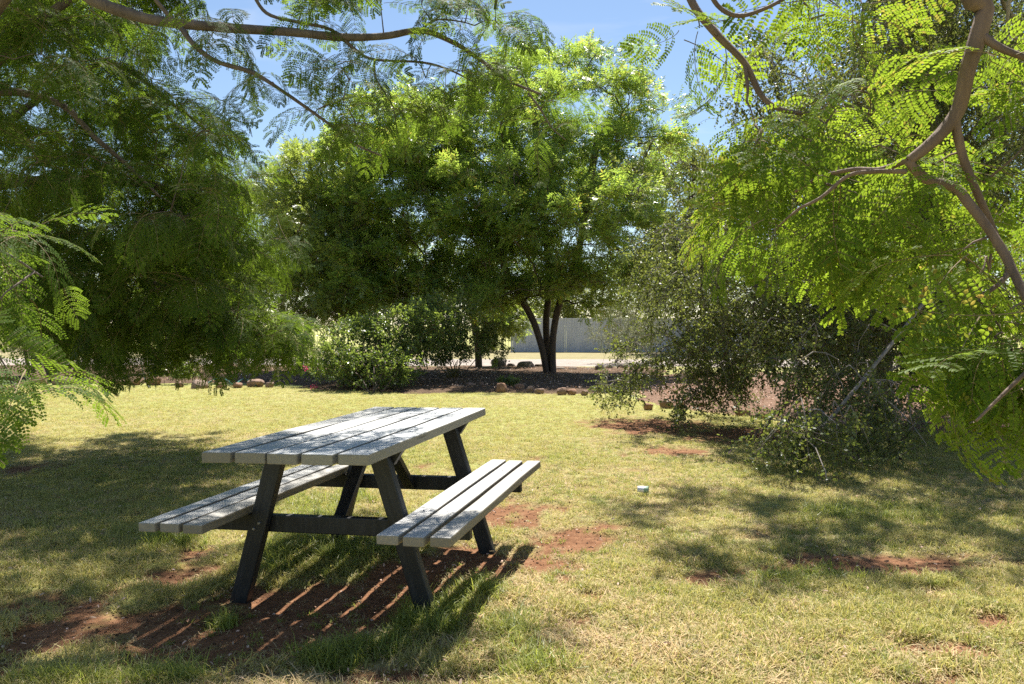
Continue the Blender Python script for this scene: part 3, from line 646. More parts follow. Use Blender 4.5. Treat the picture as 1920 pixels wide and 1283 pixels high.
far_tree(1120, 640, 44, [B(1100, 555, 44, 90, 2.4, 45), B(1190, 545, 44, 70, 2.4, 55), B(1030, 560, 44, 60, 2.2, 40)], 650, SF, M['bark_dark'], 47, 'low yellow green tree rising over the grey fence')
far_tree(800, 640, 46, [B(760, 540, 46, 90, 2.6, 60), B(860, 550, 46, 80, 2.6, 55), B(680, 550, 46, 70, 2.4, 55)], 650, SF, M['bark_dark'], 48, 'pale green tree far behind the green shrub')
far_tree(420, 640, 44, [B(400, 520, 44, 110, 3, 80), B(300, 540, 44, 90, 3, 70), B(480, 560, 44, 60, 2.5, 50)], 700, SF, M['bark_dark'], 49, 'light green tree beyond the tubular fence')
far_tree(120, 640, 44, [B(100, 480, 44, 130, 3, 110), B(0, 520, 44, 100, 3, 90), B(200, 540, 44, 80, 3, 60)], 800, SF, M['bark_dark'], 50, 'green tree far behind the thin stemmed shrubs on the left')
far_tree(1500, 640, 40, [B(1450, 480, 40, 120, 3, 120), B(1580, 440, 40, 110, 3, 150), B(1400, 560, 40, 90, 3, 60)], 800, SF, M['bark_dark'], 51, 'tall green tree far behind the weeping tree')
far_tree(1800, 640, 38, [B(1750, 420, 38, 130, 3, 160), B(1880, 450, 38, 120, 3, 150), B(1700, 540, 38, 90, 3, 70)], 800, SF, M['bark_dark'], 52, 'tall green tree far behind the right edge of the garden')

# shrubs in the bed
def shrub(name, label, px, py, blobs, n, pr, seed, bark='bark_dark', sc=(0.7, 1.1), gap=0.36, stems=4, cat='shrub', up=0.3):
    g = G(px, py); st = []
    r_ = random.Random(seed)
    for k in range(stems):
        b = blobs[k % len(blobs)][0]; st.append([g+Vector((r_.uniform(-.12, .12), r_.uniform(-.1, .1), -.05)), g.lerp(Vector(b), 0.5)+Vector((r_.uniform(-.1, .1), 0, 0.1)), Vector(b)])
    return tree(name, label, tuple(g), st, blobs, n, pr, M[bark], seed, cat=cat, tgt=14, gap=gap, up=up, jit=0.6, rtip=0.005, rmax=0.035, freq=1.6, scale=sc, foliage='foliage', wood_name='stem')
sh = shrub('flowering_shrub', 'rounded bright green shrub spilling onto the lawn behind the table', 700, 738,
      [B(690, 660, 16.3, 80, .9, 60), B(640, 690, 16.2, 60, .7, 45), B(720, 700, 15.9, 70, .75, 45), B(760, 620, 16.8, 80, .9, 50), B(650, 630, 16.8, 45, .6, 32), B(820, 610, 17, 60, .7, 34), B(600, 700, 16.6, 32, .5, 22), B(840, 580, 17.4, 60, .7, 30)], 800, SS, 61, stems=8)
def flower_mesh():
    mb = MB(); r_ = random.Random(3)
    for i in range(14):
        a = r_.uniform(0, 6.28); b = Vector((r_.gauss(0, .03), r_.gauss(0, .03), r_.gauss(0, .02)))
        leaf_poly(mb, b, Vector((math.cos(a), math.sin(a), r_.uniform(-.2, .6))), Vector((r_.gauss(0, .5), r_.gauss(0, .5), 1)), 0.04, 0.03, 0, 6, .2)
    return mb.mesh('flower_cluster')
fl = flower_mesh(); fl.materials.append(M['flower'])
for px, py in ((571, 690), (574, 694), (592, 727), (585, 728)):
    o = bpy.data.objects.new('flower_cluster', fl); C.objects.link(o); o.parent = sh; o.location = P(px, py, 15.9) - Vector(sh.location); o['kind'] = 'stuff'; o['label'] = 'small magenta flower cluster on the shrub edge'
shrub('small_bush', 'small pale green bush behind the timber stakes on the left', 325, 712, [B(318, 688, 17.6, 26, .3, 26), B(345, 695, 17.6, 26, .3, 20)], 90, SS, 62, sc=(.5, .8), stems=3, cat='bush')
shrub('small_bush', 'low green plant growing among the rocks below the three stemmed tree', 950, 726, [B(945, 716, 16.4, 18, .25, 12), B(962, 720, 16.2, 14, .2, 10)], 40, SS, 63, sc=(.35, .6), stems=2, cat='bush')
shrub('dark_shrub', 'dark green shrub behind the strap leaved plant', 860, 706, [B(870, 640, 20, 60, .8, 40), B(820, 650, 20, 60, .8, 35), B(930, 640, 20.6, 30, .6, 40)], 330, SS, 64, stems=5)
shrub('feathery_shrub', 'hazy olive shrub standing in front of the grey fence', 1165, 678, [B(1150, 615, 26, 50, 1, 45), B(1190, 630, 26, 50, 1, 40), B(1215, 590, 26, 40, 1, 50)], 420, SG, 65, sc=(.5, .8), stems=5, gap=0.42)
# many stemmed shrubs on the left, mostly stems
for k, (stm, lab) in enumerate([([[(55, 700), (48, 660), (38, 620), (20, 570)], [(62, 700), (60, 640), (52, 600), (45, 540)], [(92, 706), (78, 668), (58, 635), (40, 600), (25, 560)]], 'leaning shrub with three bare grey stems at the far left'),
                                ([[(100, 700), (92, 670), (80, 640), (74, 600)], [(113, 698), (113, 675), (108, 650), (95, 610)], [(104, 698), (103, 660), (112, 630)]], 'thin multi stemmed shrub right of the leaning left shrub'),
                                ([[(283, 706), (292, 680), (308, 645), (318, 620), (330, 590)], [(308, 645), (325, 618)]], 'dark forked shrub behind the timber stakes')]):
    d = 19.0 if k < 2 else 20; st = [[P(px, py, d) for px, py in s] for s in stm]; st[0][0].z = -0.05
    tp = [s[-1] for s in st]; bl = [(tuple(t), (0.7, 0.7, 0.55)) for t in tp]; base = Vector((st[0][0].x, st[0][0].y, 0))
    tree('bare_stem_shrub', lab, tuple(base), st, bl, 160, SN2, M['bark_grey'], 70+k, cat='shrub', tgt=10, rtip=0.008, rmax=0.06, up=0.1, freq=1.3, stem_r=lambda i: 0.042, foliage='foliage', wood_name='stem')
# strap leaved clump
def strap_plant():
    g = G(850, 714); T = empty('strap_leaved_plant', tuple(g)); tag(T, 'clump of long arching brown green strap leaves beside the shrub', 'plant'); r_ = random.Random(5)
    for k in range(46):
        a = r_.uniform(0, 6.28); L_ = r_.uniform(0.5, 1.0); e = r_.uniform(0.5, 1.4); mb = MB(); p = Vector((r_.gauss(0, .05), r_.gauss(0, .05), 0)); w = r_.uniform(0.010, 0.018); vs_ = []
        for i in range(7):
            s = Vector((-math.sin(a), math.cos(a), 0))*w*(1-0.9*(i/6)**2); vs_ += [p-s, p+s]; p = p+Vector((math.cos(a)*math.cos(e), math.sin(a)*math.cos(e), math.sin(e)))*L_/6; e -= r_.uniform(0.1, 0.3)
        mb.add(vs_, [(2*i, 2*i+1, 2*i+3, 2*i+2) for i in range(6)])
        me = mb.mesh('strap_leaf', True); me.materials.append(M['strap']); o = bpy.data.objects.new('strap_leaf', me); C.objects.link(o); o.parent = T
strap_plant()

# ------------------------------------------------------------------ the weeping tree on the right
def weeping_tree():
    base = Vector((4.7, 10.2, 0)); T = empty('weeping_tree', tuple(base)); tag(T, 'large weeping small leaved tree with dark pods on the right', 'tree')
    r_ = np.random.default_rng(77); q_ = random.Random(77)
    stems = [[base+Vector((0, 0, -.1)), base+Vector((-.1, -.1, 1.0)), base+Vector((0, -.2, 2.0)), base+Vector((.3, -.2, 3.2)), base+Vector((.6, 0, 4.6)), base+Vector((.8, .2, 6.0))],
             [base+Vector((0, -.2, 2.0)), base+Vector((-.7, -.7, 2.9)), base+Vector((-1.4, -1.1, 3.4))], [base+Vector((.1, -.2, 2.3)), base+Vector((.2, -1.2, 3.2)), base+Vector((.1, -2.2, 3.5))],
             [base+Vector((-.1, -.1, 1.3)), base+Vector((-.9, -.2, 1.9)), P(1395, 672, 10.0), P(1340, 660, 10.1), P(1285, 655, 10.2)],
             [base+Vector((.0, -.3, 1.6)), base+Vector((-.1, -1.6, 1.9)), P(1562, 780, 7.4), P(1520, 796, 7.1), P(1480, 806, 6.9)]]
    # heads of the curtains: photo place, depth, how far they hang, how many
    heads = []
    def H(px0, px1, py0, py1, d0, d1, h0, h1, n):
        for _ in range(n): heads.append((P(q_.uniform(px0, px1), q_.uniform(py0, py1), q_.uniform(d0, d1)), q_.uniform(h0, h1)))
    H(1330, 1500, 300, 520, 8.5, 11, 0.5, 1.4, 34); H(1480, 1720, 120, 480, 8.0, 11.5, 0.6, 1.8, 84); H(1700, 1950, -60, 460, 8, 12, 0.6, 2.0, 100); H(1560, 1800, 380, 620, 10.5, 12.5, .6, 1.4, 50)
    H(1230, 1330, 420, 560, 10, 11.5, 0.4, 1.1, 26); H(1300, 1460, 560, 680, 9.2, 10.8, 0.3, .9, 40); H(1440, 1640, 480, 680, 7.6, 10.5, 0.5, 1.1, 50)
    H(1640, 1800, 500, 680, 8.5, 11, 0.4, 1.1, 40); H(1800, 2050, 480, 700, 9, 12, 0.4, 1.0, 26); H(1620, 1780, -120, 100, 8.5, 11, 0.4, 1.3, 30); H(1460, 1620, 380, 560, 10, 12.5, .5, 1.2, 26)
    H(1180, 1300, 610, 680, 10.2, 11.2, 0.2, 0.5, 26); H(1110, 1200, 680, 740, 10.4, 11.2, 0.12, 0.35, 15); H(1270, 1380, 660, 740, 9.6, 10.6, .2, .5, 20)
    H(1440, 1640, 740, 830, 6.5, 7.6, 0.35, 0.8, 18); H(1540, 1580, 800, 900, 6.2, 6.5, 0.3, 0.5, 3); H(1560, 1720, 680, 780, 7.4, 9, .3, .7, 22); H(1690, 1730, 760, 800, 6.8, 7.2, .3, .6, 3)
    for _ in range(110):                                   # the crown above and behind what the picture shows
        a = q_.uniform(0, 6.28); rr = q_.random()**0.5*3.6; heads.append((base+Vector((math.cos(a)*rr+.5, math.sin(a)*rr-.2, 5.2-0.16*rr*rr+q_.uniform(-.7, .6))), q_.uniform(.5, 1.6)))
    for _ in range(230): y_ = q_.uniform(6.2, 8.8); h_ = q_.uniform(.3, .7); heads.append((Vector((q_.uniform(1.3, 6.0), y_, 1.273+.4*y_+h_+q_.uniform(.2, .7))), h_))
    pos, par, ns = grow(stems, [h for h, _ in heads], 0.16, 3, 0.3, 0.10)
    link('trunk', branch_mesh('trunk', pos, par, 0.0055, 0.40, 0.13, 8, lambda i: 0.10 if i < 21 else 0.018, ns), T, [M['bark_pale']])
    pp, dd, ss = [], [], []; hang = MB()
    for h, L_ in heads:
        k = max(1, int(L_/0.2)); p = h.copy(); pts = [p.copy()]; az = q_.uniform(0, 6.28); d = Vector((math.cos(az)*.7, math.sin(az)*.7, -.2))
        if q_.random() < .8 and p.x < base.x: d.x -= .3
        for j in range(k):
            d = (d + Vector((q_.gauss(0, .25), q_.gauss(0, .25), -0.75))).normalized(); e = d.copy()
            n2 = (3 if q_.random() < 0.5 else 2) if p.z > 1.3 else 2
            for _ in range(n2):
                v = (e+Vector((q_.gauss(0, .7), q_.gauss(0, .7), q_.gauss(0, .4)))).normalized()
                pp.append(tuple(p)); dd.append(tuple(v)); ss.append(q_.uniform(.6, 1.05))
            p = p + d*0.2
            if p.z < 0.18: break
            pts.append(p.copy())
        pp.append(tuple(pts[-1])); dd.append((d.x, d.y, d.z)); ss.append(q_.uniform(.4, .7))
        if len(pts) > 1: hang.tube(pts, [0.005*(1-.7*i/len(pts)) for i in range(len(pts))], 4)
    o = link('hanging_branch', hang.mesh('hanging_branch', True), T, [M['bark_pale']]); o['kind'] = 'stuff'
    pp = np.array(pp); ok = pp[:, 2] > 0.22; n = ok.sum()
    scatter('crown', SW, pp[ok], aim(np.array(dd)[ok], r_.uniform(-3, 3, n)), np.array(ss)[ok], None, T)
weeping_tree()

# ------------------------------------------------------------------ the two feathery trees that frame the view
def frond_tree(name, label, base, stems, branches, clusters, protos_, bark, seed, n_parts=300, frond_scale=(0.85, 1.2), extra=None, turn=.35, fall=0.0):
    """stems: trunk polylines; branches: (points, r0, r1) each a part; clusters: (point, n fronds, spread)"""
    q_ = random.Random(seed); T = empty(name, tuple(base)); tag(T, label, 'tree')
    mb = MB()
    for pts, r0, r1 in stems:
        s = smoothpath(pts, 6); k = len(s)-1; mb.tube(s, [r0+(r1-r0)*i/k for i in range(k+1)], 10)
    link('trunk', mb.mesh('trunk', True), T, [bark]); nodes = []
    for pts, r0, r1 in stems: nodes += smoothpath(pts, 6)[3:]
    for pts, r0, r1 in branches:
        s = smoothpath(pts, 6); k = len(s)-1; mb = MB()
        mb.tube(s, [(r0+(r1-r0)*i/k)*(1+0.10*mnoise.noise(Vector(p)*14)) for i, p in enumerate(s)], 9)
        link('branch', mb.mesh('branch', True), T, [bark]); nodes += s
    tw = MB(); tips = []; A = [tuple(p) for p in nodes]
    cl = sorted(clusters, key=lambda c: min((Vector(a)-c[0]).length for a in A[::3]))
    for c, nf, spread, *sc in cl:
        sc = sc[0] if sc else 1.0
        An = np.array(A); dd = np.linalg.norm(An-np.array(tuple(c)), axis=1); i = int(np.argmin(dd)); a = Vector(A[i]); L_ = dd[i]
        if L_ > 0.03:
            k = max(3, min(7, int(L_/0.12)+2)); pts = [a.lerp(c, j/(k-1))+Vector((q_.gauss(0, 1), q_.gauss(0, 1), q_.gauss(0, 1)))*0.05*L_*math.sin(math.pi*j/(k-1)) + Vector((0, 0, .10*L_*math.sin(math.pi*j/(k-1)))) for j in range(k)]
            r0 = min(0.013, 0.0035+0.004*L_); tw.tube(pts, [r0*(1-.65*j/(k-1)) for j in range(k)], 5); A += [tuple(p) for p in pts[1:]]
            out = (c-a).normalized()
        else: out = Vector((0, 0, 1)); pts = [c, c]
        az0 = q_.uniform(0, 6.28)
        for j in range(nf):
            az = az0 + 2.4*j; el = q_.uniform(-0.55, 0.35)-fall*q_.random(); d = Vector((math.cos(az)*math.cos(el), math.sin(az)*math.cos(el), math.sin(el)))
            d = (d + out*0.55).normalized(); f = q_.random(); p = pts[-1].lerp(pts[-2], f*.7) if len(pts) > 1 else c
            tips.append((p+Vector((q_.gauss(0, 1), q_.gauss(0, 1), q_.gauss(0, .6)))*spread, d, q_.uniform(*frond_scale)*sc, q_.gauss(0, turn)))
    if extra: tips += extra
    o = link('twig', tw.mesh('twig', True), T, [bark]); o['kind'] = 'stuff'
    pos = np.array([tuple(t[0]) for t in tips]); rot = aim([t[1] for t in tips], [t[3] for t in tips]); scl = np.array([t[2] for t in tips]); idx = rng.integers(0, len(protos_), len(tips))
    # keep fronds clear of the lens
    u, v, d = proj(pos); dist = np.linalg.norm(pos-np.array([0, 0, CAM_H]), axis=1); keep = dist > 0.95
    pos, rot, scl, idx, u, v, d = pos[keep], rot[keep], scl[keep], idx[keep], u[keep], v[keep], d[keep]
    inview = (u > -60) & (u < 1980) & (v > -60) & (v < 1340) & (d > 0)
    order = np.argsort(np.where(inview, d, 1e6)); near = order[:min(n_parts, int(inview.sum()))]; rest = np.setdiff1d(np.arange(len(pos)), near)
    for i in near:
        f = bpy.data.objects.new('frond', protos_[idx[i]].data); C.objects.link(f); f.parent = T
        f.location = Vector(pos[i])-Vector(base); f.rotation_euler = Euler(tuple(rot[i])); f.scale = (scl[i],)*3
    if len(rest): scatter('crown', protos_, pos[rest], rot[rest], scl[rest], idx[rest], T)
    return T
q = random.Random(99)
def CL(px0, px1, py0, py1, d0, d1, n, nf=(4, 7), spread=0.04, sc=1.0):
    return [(P(q.uniform(px0, px1), q.uniform(py0, py1), q.uniform(d0, d1)), q.randint(*nf), spread, sc) for _ in range(n)]
# right hand tree
bB = Vector((2.7, 1.7, 0))
fk = bB+Vector((-.15, .1, 2.3))
right_branches = [
    ([fk, bB+Vector((-.8, .3, 2.75)), P(1862, -60, 2.0), P(1848, 20, 2.0), P(1815, 130, 2.02), P(1795, 210, 2.05), P(1750, 265, 2.06), P(1704, 302, 2.08)], 0.028, 0.013),
    ([P(1702, 300, 2.08), P(1735, 335, 2.08), P(1790, 352, 2.06), P(1815, 380, 2.04), P(1850, 425, 2.02), P(1885, 480, 2.0), P(1925, 560, 1.95), P(1980, 640, 1.9)], 0.013, 0.011),
    ([P(1790, 222, 2.05), P(1803, 285, 2.06), P(1825, 345, 2.06), P(1862, 430, 2.08), P(1890, 500, 2.08), P(1870, 535, 2.06), P(1830, 560, 2.05)], 0.012, 0.005),
    ([P(1704, 300, 2.08), P(1650, 318, 2.14), P(1600, 318, 2.2), P(1540, 332, 2.26), P(1490, 360, 2.3)], 0.0085, 0.004),
    ([P(1700, 322, 2.08), P(1640, 322, 2.1), P(1590, 330, 2.1), P(1540, 370, 2.1), P(1500, 390, 2.1)], 0.007, 0.003),
    ([fk+Vector((0, 0, .1)), bB+Vector((-.6, .9, 3.1)), P(1265, -150, 2.9), P(1292, -10, 2.75), P(1340, 60, 2.7), P(1396, 118, 2.65), P(1428, 180, 2.62), P(1470, 208, 2.6), P(1522, 213, 2.6)], 0.02, 0.006),
    ([P(1396, 118, 2.65), P(1402, 165, 2.6), P(1400, 190, 2.58)], 0.007, 0.003),
    ([P(1320, -40, 2.5), P(1345, 10, 2.5), P(1385, 30, 2.5), P(1440, 14, 2.5), P(1500, -20, 2.5)], 0.008, 0.005),
    ([P(1842, 68, 2.0), P(1880, 92, 1.98), P(1935, 112, 1.95)], 0.011, 0.008),
    ([bB+Vector((-.1, .05, 1.6)), P(2060, 600, 1.75), P(1985, 650, 1.72), P(1925, 698, 1.7), P(1870, 750, 1.68), P(1830, 790, 1.67)], 0.008, 0.0025),
    ([fk, bB+Vector((.2, 1.0, 3.2)), bB+Vector((.0, 2.2, 3.7)), bB+Vector((-.4, 3.4, 3.9))], 0.04, 0.012),
    ([fk, bB+Vector((-.9, -.1, 3.3)), bB+Vector((-1.9, .3, 3.8)), bB+Vector((-2.8, .8, 3.8))], 0.035, 0.01)]
clB = (CL(1300, 1390, 40, 130, 2.6, 2.9, 2, (3, 4)) + CL(1330, 1430, 210, 320, 2.3, 2.8, 4, (2, 4)) + CL(1380, 1560, 240, 400, 2.3, 3.0, 8, (2, 4)) + CL(1500, 1680, 100, 260, 2.3, 3.0, 7, (2, 4)) + CL(1440, 1640, -20, 50, 2.4, 2.9, 5, (2, 4))
       + CL(1560, 1760, 230, 420, 2.2, 2.7, 7, (2, 4)) + CL(1420, 1700, 380, 480, 2.2, 2.9, 10, (2, 4)) + CL(1740, 1920, 300, 520, 2.1, 2.6, 6, (2, 4)) + CL(1880, 1960, 60, 260, 1.8, 2.2, 4, (2, 4))
       + CL(1770, 1920, 470, 570, 1.95, 2.3, 5, (2, 4)) + CL(1860, 1980, 580, 680, 1.85, 2.1, 4, (2, 4)) + CL(1850, 1990, 650, 750, 1.85, 2.05, 8, (3, 4)) + CL(1270, 1400, 340, 420, 2.8, 3.2, 2, (2, 4)))
for _ in range(30):                                        # the rest of this tree's crown, beside and behind the camera
    a = q.uniform(0, 6.28); rr = q.random()**.5*2.2; clB.append((bB+Vector((math.cos(a)*rr+1.2, math.sin(a)*rr-1.3, 3.9+q.uniform(-.4, .6)-.1*rr*rr)), q.randint(4, 7), .05))
frond_tree('feathery_tree', 'bright feathery leaved tree whose brown branches reach in from the right', bB,
           [([bB+Vector((0, 0, -.1)), bB+Vector((.03, .02, 1.0)), bB+Vector((-.05, .05, 1.7)), fk], 0.10, 0.07)], right_branches, clB, FB, M['bark_b'], 201, 300, (0.6, 0.98), None, 0.8, 0.6)
# left hand tree
bA = Vector((-5.0, 6.2, 0)); fa = bA+Vector((.2, -.1, 2.0))
dT = 4.5
left_branches = [
    ([fa, bA+Vector((1.1, -.6, 2.8)), P(60, -60, 4.7), P(170, -2, dT), P(240, 25, dT), P(300, 40, dT), P(420, 52, dT), P(540, 60, dT), P(640, 70, dT), P(720, 68, dT), P(790, 58, dT), P(850, 80, dT), P(900, 112, dT), P(950, 150, dT), P(1015, 177, dT)], 0.042, 0.006),
    ([P(335, 46, dT), P(365, 85, 4.45), P(405, 115, 4.4), P(470, 135, 4.4), P(510, 158, 4.4), P(560, 192, 4.4), P(620, 235, 4.4), P(665, 270, 4.4), P(715, 292, 4.4)], 0.016, 0.005),
    ([P(640, 70, dT), P(672, 98, 4.5), P(705, 112, 4.5), P(790, 117, 4.5), P(840, 130, 4.5), P(890, 155, 4.5)], 0.010, 0.004),
    ([P(702, 112, 4.5), P(704, 145, 4.5), P(722, 175, 4.5), P(738, 205, 4.5), P(745, 250, 4.5)], 0.007, 0.003),
    ([P(990, 175, dT), P(1010, 200, dT), P(1035, 240, dT), P(1060, 262, dT)], 0.006, 0.003),
    ([P(262, -40, 4.4), P(300, 10, 4.45), P(330, 45, dT)], 0.013, 0.011),
    ([P(470, -20, 4.5), P(500, 25, 4.5), P(560, 42, 4.5), P(610, 52, 4.5), P(645, 70, dT)], 0.010, 0.009),
    ([P(790, 58, dT), P(815, 38, 4.5), P(860, 40, 4.5), P(890, 48, 4.5)], 0.006, 0.003),
    ([fa, bA+Vector((.9, .8, 2.5)), bA+Vector((1.9, 1.4, 2.5)), P(240, 440, 7.6), P(275, 520, 7.5), P(340, 545, 7.5), P(420, 560, 7.4)], 0.045, 0.008),
    ([fa, bA+Vector((.8, .2, 3.0)), P(100, 190, 6.4), P(180, 260, 6.4), P(250, 320, 6.5), P(300, 370, 6.5)], 0.04, 0.008),
    ([fa, bA+Vector((.6, 1.2, 3.2)), P(200, 120, 8), P(330, 200, 8), P(430, 280, 8)], 0.04, 0.008),
    ([fa, bA+Vector((.9, -1.2, 2.6)), bA+Vector((1.6, -2.4, 2.4)), P(-150, 380, 3.0), P(-60, 440, 2.8), P(20, 480, 2.7), P(80, 520, 2.7)], 0.012, 0.003),
    ([fa, bA+Vector((1.2, .3, 3.6)), bA+Vector((2.6, .4, 4.4)), bA+Vector((3.8, .6, 4.6))], 0.05, 0.012),
    ([fa, bA+Vector((.9, -.9, 3.4)), bA+Vector((2.4, -1.3, 4.2)), bA+Vector((3.8, -1.2, 4.4))], 0.05, 0.012)]
clA = (CL(-40, 250, -40, 170, 5.6, 8.5, 46) + CL(-40, 420, 180, 420, 5.8, 9, 78) + CL(300, 470, 300, 460, 6.8, 9, 30) + CL(0, 420, 400, 560, 6.2, 9, 54) + CL(380, 540, 440, 640, 7.2, 8.8, 26)
       + CL(60, 480, 540, 630, 6.8, 9, 32) + CL(170, 240, 600, 660, 7, 8, 7) + CL(300, 350, 640, 668, 7.4, 8, 3) + CL(500, 550, 560, 650, 7.4, 8, 6) + CL(240, 290, 140, 240, 7, 8.5, 4)
       + CL(-60, 20, 430, 560, 2.6, 3.2, 8, (2, 4), .04, .7) + CL(20, 70, 500, 580, 2.7, 3.0, 3, (2, 2), .04, .65) + CL(-50, -20, 600, 720, 2.4, 2.6, 5, (2, 3), .04, .6)
       + CL(330, 450, 10, 90, 4.2, 4.7, 4, (3, 4), .05, .8) + CL(540, 660, -10, 50, 4.3, 4.7, 5, (3, 4), .04, .75) + CL(590, 680, 80, 250, 4.2, 4.6, 8, (3, 4), .04, .72) + CL(690, 800, 100, 220, 4.3, 4.7, 7, (2, 4), .04, .7) + CL(820, 950, -20, 50, 4.3, 4.7, 8, (3, 4), .04, .75) + CL(840, 950, 60, 180, 4.3, 4.7, 9, (3, 4), .04, .7)
       + CL(500, 560, 155, 190, 4.3, 4.5, 2, (2, 3), .03, .6) + CL(620, 720, 230, 280, 4.3, 4.5, 3, (2, 3), .03, .6) + CL(970, 1060, 170, 240, 4.4, 4.6, 4, (2, 3), .03, .65) + CL(700, 820, -30, 30, 4.3, 4.7, 3, (2, 3), .04, .6)
       + CL(390, 540, 580, 640, 7.4, 8.2, 6, (4, 6), .05, 1.2) + CL(80, 260, 580, 640, 7, 8.2, 5, (4, 6), .05, 1.2) + CL(-80, 260, -80, 300, 8.5, 10.5, 40) + CL(0, 470, 280, 560, 8.8, 10.5, 50) + CL(-20, 30, 690, 760, 2.3, 2.5, 3, (2, 3), .03, .8))
for _ in range(110):                                       # crown above the frame
    a = q.uniform(0, 6.28); rr = q.random()**.5*3.6; clA.append((bA+Vector((math.cos(a)*rr+1.0, math.sin(a)*rr+.3, 4.9+q.uniform(-.5, .6)-.05*rr*rr)), q.randint(5, 8), .07))
for _ in range(85):
    x_ = q.uniform(-4.8, -1.55); clA.append((Vector((x_, q.uniform(5.2, 8.6), q.uniform(4.4, 5.2))), q.randint(5, 7), .08, 1.15))
for _ in range(15):
    clA.append((Vector((q.uniform(-2.1, -.95), q.uniform(5.2, 6.3), q.uniform(4.5, 5.2))), q.randint(4, 7), .08, 1.1))
for _ in range(3):
    clA.append((Vector((q.uniform(-1.6, .9), q.uniform(3.2, 6.2), q.uniform(4.0, 4.8))), q.randint(3, 5), .06))
def lifted(c):
    """raise a cluster of the upper crown clear of the open sky between the trees"""
    v = c[0]; 
    if v.x > -0.175*v.y*2.4: v.z = max(v.z, 1.273+0.40*v.y+0.55)
    return (v,)+tuple(c[1:])
clA = [c if len(c) > 3 else c+(1.5,) for c in clA if len(c) > 3 or q.random() < .66]
clA = [lifted(c) if c[0].z > 3.9 else c for c in clA]
def over_table(c):
    h = c[0].z-.75; return c[0].z > 2.6 and -1.15 < c[0].x-.0814*h < .15 and 3.5 < c[0].y-.5*h < 5.3
clA = [c for c in clA if not over_table(c) or q.random() < .45]
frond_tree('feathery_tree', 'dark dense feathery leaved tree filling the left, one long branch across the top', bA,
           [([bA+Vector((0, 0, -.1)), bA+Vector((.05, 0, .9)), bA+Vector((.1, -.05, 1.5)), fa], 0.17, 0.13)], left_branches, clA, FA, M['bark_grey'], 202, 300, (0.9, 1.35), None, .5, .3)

# ------------------------------------------------------------------ rocks
def rock_mesh(seed, sx, sy, sz):
    bm = bmesh.new(); bmesh.ops.create_icosphere(bm, subdivisions=3, radius=1); rr_ = random.Random(seed); cuts_ = [(Vector((rr_.gauss(0, 1), rr_.gauss(0, 1), rr_.gauss(0, .8))).normalized(), rr_.uniform(.62, .9)) for _ in range(9)]
    o = Vector((seed*7.3, seed*1.7, 0))
    for v in bm.verts:
        n = v.co.normalized(); r_ = 1 + 0.32*mnoise.noise(n*1.3+o) + 0.14*mnoise.noise(n*3.1+o) + 0.05*mnoise.noise(n*8+o)
        k = n*r_
        for cn, cd in cuts_:
            ex = k.dot(cn)-cd
            if ex > 0: k = k - cn*ex*0.9
        k = Vector((math.copysign(abs(k.x)**0.85, k.x), math.copysign(abs(k.y)**0.85, k.y), math.copysign(abs(k.z)**0.8, k.z)))
        v.co = Vector((k.x*sx, k.y*sy, k.z*sz))
    me = bpy.data.meshes.new('rock'); bm.to_mesh(me); bm.free(); me.polygons.foreach_set('use_smooth', [True]*len(me.polygons)); return me
def rock_mat(name, c1, c2, c3):
    m, nt, b = mat(name); co = nmap(nt, 'Object'); n = nnoise(nt, co, 9, 7, 0.65); n2 = nnoise(nt, co, 40, 4)
    oi = nt.nodes.new('ShaderNodeObjectInfo')
    c = nramp(nt, n, [(0.3, c1), (0.55, c2), (0.75, c3)]); c = nmix(nt, oi.outputs['Random'], c, nmix(nt, 0.55, c, (0.22, 0.19, 0.16))); nt.links.new(c, b.inputs['Base Color']); b.inputs['Roughness'].default_value = 0.9
    nbump(nt, n2, b, 0.8, 0.02); return m
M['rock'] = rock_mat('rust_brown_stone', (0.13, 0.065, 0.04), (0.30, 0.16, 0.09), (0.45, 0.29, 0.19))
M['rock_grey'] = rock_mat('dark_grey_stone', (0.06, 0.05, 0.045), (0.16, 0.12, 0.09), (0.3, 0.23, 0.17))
ordn = ['first', 'second', 'third', 'fourth', 'fifth', 'sixth', 'seventh', 'eighth', 'ninth', 'tenth', 'eleventh', 'twelfth', 'thirteenth', 'fourteenth']
def rocks(rows, where, m, group, kind):
    rows = sorted(rows)
    for i, (px, py, w, h) in enumerate(rows):
        g = G(px, py + h/2); d = g.y; sx = w/2/FPX*d*.88; sz = h/FPX*d*0.55
        o = link('rock', rock_mesh(px*0.37, sx, sx*0.8, sz), None, [M[m]]); o.location = (g.x, g.y, sz*0.22+0.03); o.rotation_euler = (0, 0, px*1.3)
        o.rotation_euler.z = random.uniform(-.3, .3)
        tag(o, '%s, %s from the left %s' % (kind, ordn[i], where), 'rock', group)
rocks([(70, 711, 42, 20), (118, 711, 44, 20), (160, 712, 34, 16), (200, 711, 28, 24), (228, 716, 24, 12), (250, 712, 34, 20), (288, 712, 32, 20), (336, 720, 18, 12), (372, 717, 40, 22), (415, 721, 26, 12), (446, 722, 24, 10), (478, 716, 40, 18), (505, 720, 20, 12)],
      'along the left edge of the lawn', 'rock', 'rocks edging the left lawn', 'rust brown edging rock')
rocks([(883, 722, 24, 15), (903, 721, 15, 12), (939, 724, 26, 24), (974, 725, 22, 17), (995, 729, 18, 14), (1012, 732, 20, 13), (1053, 733, 24, 15), (1072, 734, 22, 13), (1096, 736, 16, 11)],
      'in front of the three stemmed tree', 'rock', 'rocks edging the centre bed', 'brown edging rock')
